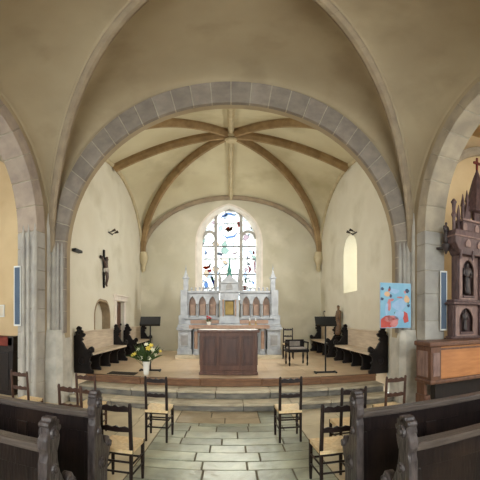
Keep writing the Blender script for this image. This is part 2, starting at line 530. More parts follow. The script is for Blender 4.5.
# crossing side walls with round arches to the chapels
SR, SZ, SC = 2.54, 3.3, 2.66
SO = 2.84
for s_, side in ((-1, 'left'), (1, 'right')):
    a, b_ = s_ * WX, s_ * (WX + .4)
    hole = [(SC - SO, 0)] + arc(SC, SZ, SO, SO, pi, 0, 36) + [(SC + SO, 0)]
    wl = MB().poly([(-.6, 0), (-.6, 7.4), (Y_AR0, 7.4), (Y_AR0, 0)] + hole[::-1], 'x', a, b_)
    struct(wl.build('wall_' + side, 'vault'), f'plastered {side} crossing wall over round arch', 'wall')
    v = MB()
    NS = 16
    for i in range(NS):
        a0, a1 = pi * i / NS + .003, pi * (i + 1) / NS - .003
        v.poly(arc(SC, SZ, SR, SR, a0, a1, 4) + arc(SC, SZ, SO, SO, a1, a0, 4), 'x', s_ * (WX - .02), s_ * (WX + .42))
        v.poly(arc(SC, SZ, SR + .006, SR + .006, pi * i / NS, pi * (i + 1) / NS, 4) + arc(SC, SZ, SO - .004, SO - .004, pi * (i + 1) / NS, pi * i / NS, 4), 'x', s_ * (WX - .014), s_ * (WX + .414), 1)
    for ya, yb in ((SC + SR, SC + SO), (SC - SO, SC - SR)):
        z = 0
        while z < SZ - .01:
            h = min(random.choice((.36, .44, .5)), SZ - z)
            xs = sorted((s_ * (WX - .02), s_ * (WX + .42)))
            v.box(xs[0], xs[1], ya, yb, z + .003, z + h - .003, 2)
            v.box(xs[0] + .006, xs[1] - .006, ya + .006, yb - .006, z, z + h, 1)
            z += h
    struct(v.build('trim_9' if s_ < 0 else 'trim_10', ['sidearch' if s_ > 0 else 'leftarch', 'mortar', 'pier'], bevel=.01, seg=1), f'stone voussoirs and jambs of {side} chapel arch', 'stone arch')
    if s_ < 0:
        b = MB()
        for x, r in ((3.42, .05), (3.56, .04), (3.68, .05)):
            b.tube([(s_ * x, SC + SR - .005, 0), (s_ * x, SC + SR - .005, 3.1), (s_ * x, SC + SR + .01, 3.5)], [r, r, .008], 10)
        struct(b.build('trim_11', 'pier', smooth='auto'), 'thin roll mouldings on the left chapel arch', 'moulding')

# vaults
def vault(cx, cy, a, b, zs, zap, zrx, zry, name, m, label, N=20, K=16, steep=False):
    mb = MB()
    for (dx, dy) in ((0, 1), (0, -1), (1, 0), (-1, 0)):
        zr = zry if dy else zrx
        grid = []
        for i in range(N + 1):
            mm = sin(pi / 2 * i / N)
            row = []
            for j in range(-K, K + 1):
                s = sin(pi / 2 * j / K)
                zd = zs + (zap - zs) * sqrt(max(0, 1 - mm * mm))
                zr_m = zap + (zr - zap) * mm ** 1.6 if not steep else zr + (zap - zr) * sqrt(max(0, 1 - mm ** 3))
                z = zd + (zr_m - zd) * sqrt(max(0, 1 - s * s))
                if dy: q = (cx + a * mm * s, cy + dy * b * mm, z)
                else: q = (cx + dx * a * mm, cy + b * mm * s, z)
                row.append(mb.b.verts.new(q))
            grid.append(row)
        for i in range(N):
            for j in range(2 * K):
                vs = (grid[i][j], grid[i][j + 1], grid[i + 1][j + 1], grid[i + 1][j])
                try: mb.b.faces.new(vs)
                except ValueError: pass
    bmesh.ops.remove_doubles(mb.b, verts=mb.b.verts, dist=.0008)
    bmesh.ops.dissolve_degenerate(mb.b, edges=mb.b.edges, dist=.0005)
    o = mb.build(name, m)
    for f_ in o.data.polygons:
        f_.use_smooth = True
    up = sum(f_.normal.z * f_.area for f_ in o.data.polygons)
    md = o.modifiers.new('edges', 'EDGE_SPLIT'); md.split_angle = radians(28)
    md = o.modifiers.new('thick', 'SOLIDIFY'); md.thickness = .1; md.offset = 1 if up > 0 else -1
    return struct(o, label, 'ceiling')

V1 = dict(cx=0, cy=2.66, a=WX, b=Y_AR0 - 2.66, zs=2.95, zap=6.9)
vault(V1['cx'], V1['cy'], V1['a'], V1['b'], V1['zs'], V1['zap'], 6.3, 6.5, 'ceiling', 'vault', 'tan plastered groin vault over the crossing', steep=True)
V2 = dict(cx=0, cy=(Y_AR1 + Y_BK) / 2, a=CW, b=(Y_BK - Y_AR1) / 2, zs=4.0, zap=7.2)
vault(V2['cx'], V2['cy'], V2['a'], V2['b'], V2['zs'], V2['zap'], 6.3, 6.2, 'ceiling_chancel', 'chvault', 'cream plastered ribbed vault over the chancel')

def diag_rib(V, sx, sy, wd, dp, m, name, label, tmax=1.0, n=27, per=3, tmin=0.0):
    pts = []
    for i in range(n + 1):
        t = tmin + (tmax - tmin) * sin(pi / 2 * i / n)
        pts.append((V['cx'] + sx * V['a'] * t, V['cy'] + sy * V['b'] * t, V['zs'] + (V['zap'] - V['zs']) * sqrt(max(0, 1 - t * t))))
    side = Vector((sy * V['b'], -sx * V['a'], 0)).normalized()
    # the sweep needs its normal to point up at the crown
    t0 = Vector(pts[1]) - Vector(pts[0])
    if side.cross(t0).z < 0: side = -side
    return struct(MB().sweep(pts, sec(wd, dp), side, per=per).build(name, m, bevel=.006, seg=1), label, 'vault rib')

for sx, sn in ((-1, 'left'), (1, 'right')):
    diag_rib(V1, sx, 1, .15, .13, 'rib', 'vault_rib', f'long mauve grey diagonal rib rising over the crossing from the {sn} pier')
    diag_rib(V1, sx, -1, .15, .13, 'rib', 'vault_rib', f'diagonal crossing rib behind the viewer on the {sn}')
    diag_rib(V2, sx, 1, .2, .24, 'chrib', 'vault_rib', f'brown diagonal chancel rib from the boss to the far {sn} corner')
    diag_rib(V2, sx, -1, .2, .24, 'chrib', 'vault_rib', f'brown diagonal chancel rib from the boss to the near {sn} corner')
    # ridge ribs to the side walls
    pts = []
    for i in range(25):
        mm = i / 24
        pts.append((sx * V2['a'] * mm, V2['cy'], V2['zap'] + (6.3 - V2['zap']) * mm ** 1.6))
    sd = Vector((0, 1, 0))
    if sd.cross(Vector(pts[1]) - Vector(pts[0])).z < 0: sd = -sd
    struct(MB().sweep(pts, sec(.2, .24), sd, per=3).build('vault_rib', 'chrib', bevel=.006, seg=1), f'brown ridge rib from the boss down to the {sn} chancel wall', 'vault rib')
    # wall ribs along the side walls
    pts = [(sx * (CW - .03), V2['cy'] + V2['b'] * sin(t), 4.0 + 2.3 * cos(t)) for t in [(-pi / 2 + pi * i / 36) for i in range(37)]]
    sd = Vector((1, 0, 0))
    if sd.cross(Vector(pts[19]) - Vector(pts[18])).z < 0: sd = -sd
    struct(MB().sweep(pts, sec(.1, .08), sd).build('vault_rib', 'palerib'), f'thin pale wall rib on the {sn} chancel wall', 'vault rib')
for sy, nm in ((1, 'far'), (-1, 'near')):
    pts = []
    for i in range(21):
        mm = i / 20
        pts.append((0, V2['cy'] + sy * V2['b'] * mm, V2['zap'] + (6.2 - V2['zap']) * mm ** 1.6))
    sd = Vector((1, 0, 0))
    if sd.cross(Vector(pts[1]) - Vector(pts[0])).z < 0: sd = -sd
    struct(MB().sweep(pts, sec(.16, .16), sd).build('vault_rib', 'palerib'), f'thin pale ridge rib on the {nm} side of the chancel boss', 'vault rib')
pts = [(V2['a'] * sin(t), Y_BK - .04, 4.0 + 2.2 * cos(t)) for t in [(-pi / 2 + pi * i / 40) for i in range(41)]]
sd = Vector((0, 1, 0))
if sd.cross(Vector(pts[21]) - Vector(pts[20])).z < 0: sd = -sd
struct(MB().sweep(pts, sec(.16, .14), sd, per=4).build('vault_rib', 'rib', bevel=.006, seg=1), 'grey wall rib arching over the stained glass window', 'vault rib')
bo = MB().lathe([(.02, -.36), (.13, -.34), (.17, -.28), (.12, -.24), (.19, -.2), (.2, -.12), (.14, .02)], (0, V2['cy'], V2['zap']), 16)
struct(bo.build('vault_boss', 'palerib', smooth='auto'), 'round pale stone boss at the crown of the chancel vault', 'boss')
# corbels where the back ribs land
for sx, sn in ((-1, 'left'), (1, 'right')):
    cb = MB().lathe([(.03, 3.35), (.09, 3.45), (.08, 3.6), (.14, 3.72), (.17, 3.85), (.13, 4.1)], (sx * 3.18, 11.98, 0), 10)
    struct(cb.build('corbel', 'palerib', smooth='auto'), f'stone corbel in the far {sn} chancel corner', 'corbel')

# chancel walls
WXC = at(229, 230, Y_BK)[0]
wo = lambda y: at(231, y, Y_BK)[1]
hw_o = (at(263, 250, Y_BK)[0] - at(195.5, 250, Y_BK)[0]) / 2
Wout = pointed(WXC, 2.3, hw_o, wo(243), wo(203.5))
struct(MB().holed([(-CW - .3, 0), (-CW - .3, 7.0), (CW + .3, 7.0), (CW + .3, 0)], [Wout], 'y', Y_BK, Y_BK + .55).build('wall_back', 'backwall'), 'cream plastered east wall of the chancel', 'wall')

def ywall(px):               # depth on a chancel side wall seen in column px
    return CW / tan(abs(px - CXP) / F)
def zwall(px, y):
    Y = ywall(px)
    return EYE - tan((y - HYP) / F) * sqrt(CW * CW + Y * Y)

# left wall: arched niche and door
ny0, ny1 = ywall(94), ywall(110)
nz0, nz1 = 1.3, zwall(102, 299)
nich = pointed((ny0 + ny1) / 2, nz0, (ny1 - ny0) / 2, nz0 + .38, nz1, 8)
dy0, dy1 = ywall(116), ywall(123.5)
dz1 = zwall(119, 302)
door = [(dy0, PZ), (dy0, dz1), (dy1, dz1), (dy1, PZ)]
struct(MB().holed([(Y_AR1, 0), (Y_AR1, 7.0), (Y_BK, 7.0), (Y_BK, 0)], [nich, door], 'x', -CW - .5, -CW).build('wall_chancel_left', 'chancel'), 'cream plastered left chancel wall with niche and door', 'wall')
nb = MB().poly(pointed((ny0 + ny1) / 2, nz0, (ny1 - ny0) / 2, nz0 + .38, nz1, 8), 'x', -CW - .3, -CW - .22)
o = nb.build('trim_12', 'chancel'); struct(o, 'plastered back of the pointed wall niche', 'niche')
nr = MB()
pin = pointed((ny0 + ny1) / 2, nz0, (ny1 - ny0) / 2 - .05, nz0 + .38, nz1 - .06, 8)
nr.loft([[(x, a, b_) for a, b_ in q] for x, q in ((-CW - .22, nich), (-CW + .012, nich), (-CW + .012, pin), (-CW - .22, pin))], cap=False, closed=False)
struct(nr.build('trim_13', 'niche'), 'brownish stone lining of the pointed wall niche', 'niche')
dr = thing('door_1', 'brown wooden door in a white frame on the left chancel wall', 'door', (-CW, (dy0 + dy1) / 2, PZ)); dr['kind'] = 'structure'
hw, hh = (dy1 - dy0) / 2, dz1 - PZ
dl = MB().box(-.14, -.09, -hw, hw, 0, hh)
for k in range(4):
    a = -hw + .06 + k * (2 * hw - .12) / 4
    dl.box(-.09, -.075, a + .01, a + (2 * hw - .12) / 4 - .01, .1, hh - .1)
dl.build('door_leaf', 'doorwood', dr, bevel=.006)
MB().ball((-.05, hw - .12, 1.0), .035).build('door_handle', 'blackmetal', dr, smooth=True)
MB().box(-.02, .035, -hw - .14, -hw, 0, hh + .02).box(-.02, .035, hw, hw + .14, 0, hh + .02).build('door_frame', 'winstone', dr, bevel=.008)
MB().box(-.02, .07, -hw - .2, hw + .2, hh + .02, hh + .16).box(-.02, .1, -hw - .24, hw + .24, hh + .16, hh + .2).build('lintel', 'winstone', dr, bevel=.008)

# right wall: narrow splayed window
wy0, wy1 = ywall(357), ywall(343.5)
wz0, wz1 = zwall(350, 292), zwall(350, 235)
wop = [(wy0, wz0)] + arc((wy0 + wy1) / 2, wz1 - (wy1 - wy0) / 2, (wy1 - wy0) / 2, (wy1 - wy0) / 2, pi, 0, 14) + [(wy1, wz0)]
struct(MB().holed([(Y_AR1, 0), (Y_AR1, 7.0), (Y_BK, 7.0), (Y_BK, 0)], [wop], 'x', CW, CW + .6).build('wall_chancel_right', 'chancel'), 'cream plastered right chancel wall with narrow window', 'wall')
w2 = thing('window_2', 'narrow round headed window in the right chancel wall', 'window', (CW, (wy0 + wy1) / 2, wz0)); w2['kind'] = 'structure'
rel = [(a - (wy0 + wy1) / 2, b_ - wz0) for a, b_ in wop]
MB().poly(rel, 'x', .5, .51).build('pane', 'glass', w2)
bar = MB()
for k in range(1, 6):
    bar.box(.485, .5, rel[0][0], rel[-1][0], k * (wz1 - wz0) / 6 - .008, k * (wz1 - wz0) / 6 + .008)
bar.box(.485, .5, -.008, .008, 0, wz1 - wz0 - .02).build('glazing_bar', 'lampmetal', w2)

# chapels
for s_, side in ((-1, 'left'), (1, 'right')):
    xs = sorted((s_ * 3.8, s_ * 8.0))
    struct(MB().box(xs[0], xs[1], 6.05, 6.3, 0, 6.6).build(f'wall_{side}_chapel_back', 'chapel'), f'warm plastered end wall of the {side} chapel', 'wall')
    xs2 = sorted((s_ * 7.9, s_ * 8.2))
    wh = pointed(2.6, 1.6, 1.1, 3.2, 4.7, 8)
    struct(MB().holed([(-.6, 0), (-.6, 6.6), (6.05, 6.6), (6.05, 0)], [wh], 'x', xs2[0], xs2[1]).build(f'wall_{side}_chapel_outer', 'chapel'), f'warm plastered outer wall of the {side} chapel', 'wall')
    cwn = thing('added_window_3' if s_ < 0 else 'added_window_4', f'pointed clear window in the outer wall of the {side} chapel', 'window', (s_ * 8.05, 0, 0)); cwn['kind'] = 'structure'  # unseen window, added as an opening for the chapel fill lamp
    MB().poly(wh, 'x', -.01, .01).build('pane', 'glass', cwn)
    MB().box(-.03, .03, 2.57, 2.63, 1.6, 4.6).build('mullion', 'winstone', cwn)
    rings = [[(s_ * (5.85 + 2.06 * cos(t)), y, 5.9 + .65 * sin(t)) for t in [pi * k / 20 for k in range(21)]] for y in (-.6, 6.05)]
    o = MB().loft(rings, cap=False, closed=False).build(f'ceiling_{side}_chapel', 'chapel', smooth=True)
    md = o.modifiers.new('thick', 'SOLIDIFY'); md.thickness = .1; md.offset = 0
    struct(o, f'warm plastered barrel ceiling of the {side} chapel', 'ceiling')
    pts = [(s_ * (5.85 - 2.0 * cos(t)), 6.0, 3.4 + 2.75 * sin(t)) for t in [pi * k / 30 for k in range(31)]]
    sd = Vector((0, 1, 0))
    if sd.cross(Vector(pts[16]) - Vector(pts[15])).z < 0: sd = -sd
    struct(MB().sweep(pts, sec(.25, .2), sd, per=3).build('vault_rib', 'sidearch', bevel=.006, seg=1), f'stone wall rib arching over the end wall of the {side} chapel', 'vault rib')
    # nave walls behind the viewer
    xs = sorted((s_ * WX, s_ * (WX + .4)))
    struct(MB().box(xs[0], xs[1], -6, -.6, 0, 7.0).build(f'wall_{side}_nave', 'vault'), f'plastered nave wall behind the viewer on the {side}', 'wall')
wh = pointed(0, 1.9, 2.4, 4.2, 6.5, 10)
struct(MB().holed([(-WX - .4, 0), (-WX - .4, 7.0), (WX + .4, 7.0), (WX + .4, 0)], [wh], 'y', -6.3, -6.0).build('wall_west', 'vault'), 'plastered west wall of the nave with large window', 'wall')
ww = thing('window_5', 'large pointed clear window in the west wall behind the viewer', 'window', (0, -6.15, 0)); ww['kind'] = 'structure'
MB().poly(wh, 'y', -.01, .01).build('pane', 'glass', ww)
for x_ in (-.8, .8):
    MB().box(x_ - .06, x_ + .06, -.08, .08, 1.9, 5.9).build('mullion', 'winstone', ww)
struct(MB().box(-WX - .4, WX + .4, -6, -.43, 6.9, 7.0).build('ceiling_nave', 'vault'), 'plastered ceiling of the nave behind the viewer', 'ceiling')

# ------------------------------------------------------------------ stained glass window
w1 = thing('window_1', 'tall pointed stained glass window behind the high altar', 'window', (0, 0, 0)); w1['kind'] = 'structure'
YG = Y_BK + .38
gx = lambda x: at(x, 250, YG)[0]
gz = lambda y: at(229, y, YG)[1]
gcx = (gx(202.5) + gx(256)) / 2
ghw = (gx(256) - gx(202.5)) / 2
Gin = pointed(gcx, 2.3, ghw, gz(244), gz(209.5))
sp = MB()
sp.loft([[(a, y, b_) for a, b_ in q] for y, q in ((YG + .12, Gin), (YG - .02, Gin), (Y_BK - .015, pointed(WXC, 2.3, hw_o - .07, wo(243), wo(205.5))), (Y_BK - .015, Wout), (Y_BK + .5, Wout))], cap=False, closed=False)
sp.build('splayed_frame', 'winstone', w1)
ml, mr_ = gx(215.8), gx(241.2)
mu = MB()
topz = lambda x: max(b_ for a, b_ in Gin if abs(a - x) < .12)
for mx in (ml, mr_):
    mu.box(mx - .055, mx + .055, YG - .05, YG + .05, 2.3, topz(mx) + .02)
mu.build('mullion', 'mullion', w1, bevel=.012)
tr = MB()
for xa, xb in ((gx(203), ml), (mr_, gx(255.5))):
    cx_, hw_ = (xa + xb) / 2, (xb - xa) / 2
    q0 = [(a, b_) for a, b_ in arc(cx_, gz(239), hw_, gz(233) - gz(239) + .06, pi, 0, 12)]
    tr.sweep([(a, YG, b_) for a, b_ in q0], [(-.05, -.05), (-.05, .05), (.05, .05), (.05, -.05)], (0, 1, 0))
q0 = pointed((ml + mr_) / 2, gz(219), (mr_ - ml) / 2, gz(219), gz(210), 6)
tr.sweep([(a, YG, b_) for a, b_ in q0[1:-1]], [(-.05, -.05), (-.05, .05), (.05, .05), (.05, -.05)], (0, 1, 0))
tr.build('tracery', 'mullion', w1)
gb = MB().poly(Gin, 'y', YG + .03, YG + .035)
gb.build('glass', 'stained', w1)
for y in (224, 246.5, 259, 274.5, 288):
    xs_ = (203, 255.5) if y > 230 else (216, 241)
    MB().box(gx(xs_[0]), gx(xs_[1]), YG - .02, YG + .0, gz(y) - .022, gz(y) + .022).build('saddle_bar', 'lampmetal', w1)
def pane(m, pts, name='coloured_pane'):
    return MB().poly([(gx(a), gz(b_)) for a, b_ in pts], 'y', YG + .018, YG + .028).build(name, m, w1)
pane('g_brown', [(223, 231), (226, 230), (228, 232), (232, 230), (233, 226.5), (230.5, 227), (229, 228.5), (226, 228.5)])
pane('g_orange', [(226, 228.5), (229, 228.6), (230.5, 226), (226.5, 227.2)])
pane('g_pale', [(220, 218), (224, 214.5), (228, 212), (232, 213), (237, 217), (233, 215.5), (228, 214.5), (224, 217)])
pane('g_green', [(224, 216), (227, 213.4), (228, 214), (226, 216.4)])
pane('g_pale', [(220, 233), (227, 236.5), (234, 235), (238, 231), (235, 237), (227, 238.6)])
pane('g_pink', [(237, 222), (239.5, 221), (240, 226), (238.5, 228)])
pane('g_orange', [(203, 266), (207, 266), (209.5, 265), (209, 268), (206, 269.2), (203, 268)])
pane('g_brown', [(208.5, 268), (209, 265), (210, 262), (211, 264), (210, 267.5)])
pane('g_pink', [(207, 270), (211, 268.8), (212, 271.5), (208.5, 272.2)])
pane('g_pale', [(205, 250), (206, 249), (206.5, 254), (205.4, 254.6)])
pane('g_green', [(210.5, 276), (213, 276.5), (213.8, 280), (211.5, 281)])
pane('g_blue', [(211.5, 280.5), (214, 280), (215, 283), (215, 289), (213.5, 289), (213.2, 284.5)])
pane('g_pale', [(204, 283), (207, 281), (209, 288), (205, 289)])
pane('g_pink', [(247.2, 264.5), (249, 266), (251.8, 268.8), (250, 272), (247.8, 273.4), (249.2, 269.5)])
pane('g_orange', [(252.5, 251), (254.6, 250.5), (254.8, 254), (253, 254.4)])
pane('g_green', [(244.5, 279.5), (247, 278.5), (246.2, 281), (248, 282.4), (245, 283)])
pane('g_blue', [(246.6, 257.8), (247.4, 254.5), (248.3, 258.6)])
pane('g_orange', [(241.8, 287), (244, 285.5), (248, 286.4), (247, 290), (242, 290.2)])
pane('g_pink', [(254, 261), (255.6, 260), (255.6, 273), (254.4, 272)])
pane('g_pale', [(252, 281), (254.6, 282), (254.4, 284.6), (252.4, 284)])

# ------------------------------------------------------------------ high altar
AX = at(229.3, 320, 10.2)[0]
ha = thing('high_altar', 'pale grey stone high altar with arcaded retable and pinnacles', 'altar', (AX, 0, PZ))
def hx(x, Y=10.2): return at(x, 320, Y)[0] - AX
def hz(y, Y=10.2): return at(229, y, Y)[1] - PZ
YF = 10.0
MB().box(-1.58, 1.58, 9.72, 11.3, 0, .1).build('altar_step', 'step', ha, bevel=.01)
bz = .1
for s_ in (-1, 1):
    # side pedestals
    xa, xb = s_ * 1.53, s_ * 1.14
    a, b_ = sorted((xa, xb))
    q = MB()
    q.box(a - .03, b_ + .03, YF - .03, 11.0, bz, bz + .16)
    q.box(a, b_, YF, 11.0, bz + .16, hz(330))
    q.box(a + .07, b_ - .07, YF - .012, YF + .01, bz + .24, hz(333))
    q.build('pedestal', 'marble', ha, bevel=.012)
    q = MB().box(a - .05, b_ + .05, YF - .05, 11.0, hz(330), hz(327)).box(a - .02, b_ + .02, YF - .02, 11.0, hz(327), hz(324.5))
    q.build('pedestal_cornice', 'marble', ha, bevel=.012)
    MB().box(a + .09, b_ - .09, YF - .02, YF, bz + .28, hz(335)).build('pedestal_panel', 'marbled', ha, bevel=.006)
    # front columns
    cxx = s_ * 1.0
    MB().lathe([(.1, 0), (.1, .05), (.07, .1), (.085, .13), (.055, .17)], (cxx, YF + .06, bz), 14).build('column_base', 'marble', ha, smooth='auto')
    MB().lathe([(.055, .17), (.052, .7)], (cxx, YF + .06, bz), 14).build('column_shaft', 'redmarble', ha, smooth='auto')
    MB().lathe([(.052, .7), (.06, .72), (.055, .74), (.1, .83), (.11, .86)], (cxx, YF + .06, bz), 14).build('column_capital', 'marble', ha, smooth='auto')
MB().box(-1.1, 1.1, YF + .16, 10.9, bz, hz(330)).build('altar_body', 'marble', ha)
for s_ in (-1, 0, 1):
    MB().box(s_ * .62 - .24, s_ * .62 + .24, YF + .14, YF + .16, bz + .12, hz(333)).build('front_panel', 'marbled', ha, bevel=.008)
MB().box(-1.2, 1.2, YF - .06, 10.9, hz(328.5), hz(325)).build('mensa', 'redmarble', ha, bevel=.012)
MB().box(-.36, .36, YF - .07, 10.55, hz(325), hz(325) + .012).build('altar_cloth', 'cloth', ha)
# gradine (shelf steps) behind the mensa
YR = 10.55
rz = lambda y: at(229, y, YR)[1] - PZ
rx = lambda x: at(x, 320, YR)[0] - AX
MB().box(-1.36, 1.36, YR - .2, 11.0, hz(325), rz(319)).box(-1.4, 1.4, YR - .24, 11.0, rz(319), rz(317.5)).build('gradine', 'marble', ha, bevel=.01)
for a_ in (-1.2, .32): MB().box(a_, a_ + .88, YR - .215, YR - .195, rz(323.5), rz(320)).build('gradine_panel', 'redmarble', ha, bevel=.005)
MB().box(-.3, .3, YR - .28, YR, rz(323), rz(316.4)).build('tabernacle_base', 'marble', ha, bevel=.008)
# retable with three pointed niches each side
rb0, rb1 = rz(317.5), rz(293)
for s_ in (-1, 1):
    x0, x1 = .33, 1.36
    def fx(v): return s_ * v
    out = [(fx(x0), rb0), (fx(x0), rb1), (fx(x1), rb1), (fx(x1), rb0)]
    holes = []
    cs = [.33 + .07 + (.955 / 3) * (k + .5) - .03 for k in range(3)]
    for c_ in cs:
        holes.append(pointed(fx(c_), rb0 + .06, .115, rb0 + .42, rb1 - .1, 6))
    MB().holed(out, holes, 'y', YR, YR + .14).build('arcade', 'marble', ha, bevel=.006, seg=1)
    MB().box(*sorted((fx(x0), fx(x1))), YR + .14, YR + .3, rb0, rb1).build('niche_back', 'redmarble', ha)
    for c_ in cs:
        MB().box(fx(c_) - .095, fx(c_) + .095, YR + .06, YR + .135, rb0 + .06, rb0 + .42).build('niche_figure_panel', 'redmarble', ha, bevel=.02)
    for c_ in [cs[0] - .16, (cs[0] + cs[1]) / 2, (cs[1] + cs[2]) / 2, cs[2] + .16]:
        MB().lathe([(.035, 0), (.035, .04), (.022, .06), (.022, .36), (.04, .4), (.04, .43)], (fx(c_), YR - .035, rb0), 10).build('colonnette', 'marbled', ha, smooth='auto')
    MB().box(*sorted((fx(x0), fx(x1 + .03))), YR - .05, YR + .3, rb1, rb1 + .07).build('retable_cornice', 'marble', ha, bevel=.01)
    for k in range(8):
        cr = MB()
        c_ = x0 + .09 + k * .128
        cr.box(fx(c_) - .02, fx(c_) + .02, YR - .02, YR + .03, rb1 + .07, rb1 + .12)
        cr.lathe([(.02, .11), (.036, .145), (.03, .165), (.008, .19)], (fx(c_), YR + .005, rb1), 8)
        cr.build('cresting', 'marble', ha)
    # end buttress and pinnacle
    q = MB().box(fx(1.42) - .11, fx(1.42) + .11, YR - .1, YR + .3, hz(324.5), rz(290)).box(fx(1.42) - .16, fx(1.42) + .16, YR - .16, YR + .32, hz(324.5), hz(324.5) + .28)
    q.build('buttress', 'marble', ha, bevel=.012)
    q = MB().box(fx(1.37) - .07, fx(1.37) + .07, YR - .06, YR + .1, rz(290), rz(277)).box(fx(1.37) - .095, fx(1.37) + .095, YR - .09, YR + .13, rz(278.5), rz(277))
    q.lathe([(.1, 0), (.055, .12), (.025, .22), (.016, .25), (.034, .28), (.014, .32), (.006, .42)], (fx(1.37), YR + .02, rz(277)), 4, rot=pi / 4)
    q.build('pinnacle', 'marble', ha, bevel=.006, seg=1)
# tabernacle turret
tz0, tz1 = rb0, rz(293)
q = MB().box(-.29, -.15, YR - .16, YR + .3, tz0, tz1).box(.15, .29, YR - .16, YR + .3, tz0, tz1).box(-.29, .29, YR + .1, YR + .3, tz0, tz1).box(-.15, .15, YR - .16, YR + .1, tz1 - .24, tz1).box(-.15, .15, YR - .1, YR + .1, tz0, tz0 + .07)
q.build('tabernacle', 'marble', ha, bevel=.01)
for s_ in (-1, 1):
    MB().lathe([(.03, 0), (.02, .04), (.02, .5), (.035, .55)], (s_ * .19, YR - .19, tz0), 10).build('tabernacle_colonnette', 'redmarble', ha, smooth='auto')
MB().poly([(-.13, tz0 + .08), (-.13, tz1 - .26), (.13, tz1 - .26), (.13, tz0 + .08)], 'y', YR - .06, YR - .03).build('tabernacle_door', 'gold', ha, bevel=.008)
MB().ball((.09, YR - .07, tz0 + .35), .018).build('door_knob', 'gold', ha.children[-1], smooth=True)
q = MB().box(-.32, .32, YR - .2, YR + .3, tz1, tz1 + .06).box(-.27, .27, YR - .15, YR + .28, tz1 + .06, rz(284))
q.poly([(-.31, rz(284)), (0, rz(275)), (.31, rz(284))], 'y', YR - .18, YR + .28)
q.build('gable', 'marble', ha, bevel=.01)
MB().poly(pointed(0, tz1 + .09, .1, tz1 + .17, tz1 + .3, 5), 'y', YR - .165, YR - .14).build('gable_niche', 'marbled', ha)
for s_ in (-1, 1):
    MB().lathe([(.04, 0), (.04, .3), (.055, .31), (.03, .45), (.012, .62)], (s_ * .3, YR - .12, tz1 + .06), 6).build('turret_pinnacle', 'marbled', ha)
MB().lathe([(.1, -.1), (.06, .1), (.075, .13), (.035, .25), (.02, .42), (.028, .45), (.008, .58)], (0, YR + .02, rz(275)), 8).build('spire', 'verdigris', ha, smooth='auto')

# things on the high altar
def candlestick(x, label):
    t = thing('candlestick', label, 'candlestick', (AX + x, 10.18, PZ + hz(325)), 0, 'candlesticks on the high altar')
    MB().lathe([(.05, 0), (.045, .015), (.012, .03), (.018, .06), (.01, .09), (.03, .105), (.03, .115)], n=12).build('holder', 'gold', t, smooth='auto')
    MB().lathe([(.012, .115), (.012, .2), (.003, .21)], n=10).build('candle', 'vase', t, smooth='auto')
candlestick(.62, 'small gilt candlestick on the high altar, nearer the tabernacle')
candlestick(.8, 'small gilt candlestick on the high altar, nearer the right end')
t = thing('potted_flowers', 'small pot of red flowers on the left of the high altar', 'flowers', (AX - .62, 10.18, PZ + hz(325)))
MB().lathe([(.05, 0), (.07, .09), (.075, .1), (.06, .1)], n=14).build('pot', 'vase', t, smooth='auto')
q = MB()
for k in range(26):
    a = random.uniform(0, 2 * pi); r = random.uniform(.03, .12); z = random.uniform(.1, .2)
    q.poly([(0, 0), (.02, .025), (0, .07), (-.02, .025)], 'y', 0, .003)
    q.b.verts.ensure_lookup_table()
    R = Matrix.Translation((r * .6 * cos(a), r * .6 * sin(a), z - .03)) @ Matrix.Rotation(a, 4, 'Z') @ Matrix.Rotation(random.uniform(.2, 1.2), 4, 'Y')
    for v_ in q.b.verts[-8:]: v_.co = R @ v_.co
q.build('leaves', 'leaf', t)
for k in range(5):
    a = k * 1.3
    MB().ball((.05 * cos(a), .05 * sin(a), .2 + .03 * (k % 3)), .035, (1, 1, .7), 8, 5).build('bloom', 'redpetal', t, smooth=True)

# ------------------------------------------------------------------ wooden front altar
WA = at(228.5, 350, 7.0)[0]
fa = thing('wooden_altar', 'reddish brown panelled wooden altar standing at front of chancel', 'altar', (WA, 7.02, PZ))
H = .95
MB().box(-.6, .6, -.02, .68, 0, .1).box(-.615, .615, -.035, .695, 0, .06).build('base', 'altarwood', fa, bevel=.01)
MB().box(-.6, .6, 0, .66, .1, H - .06).build('body', 'altarwood', fa, bevel=.006)
for a, b_ in ((-.53, -.25), (-.2, .22), (.27, .52)):
    MB().box(a, b_, -.012, .01, .2, H - .13).box(a + .04, b_ - .04, -.022, .0, .24, H - .17).build('front_panel', 'altarpanel', fa, bevel=.008)
for s_ in (-1, 1):
    MB().box(*sorted((s_ * .592, s_ * .615)), .06, .6, .2, H - .13).build('side_panel', 'altarpanel', fa, bevel=.008)
for x in (-.575, -.225, .245, .56):
    MB().box(x - .022, x + .022, -.02, .0, .1, H - .06).build('stile', 'altarwood', fa, bevel=.005)
MB().box(-.645, .645, -.05, .71, H - .06, H).build('top', 'altarwood', fa, bevel=.012)

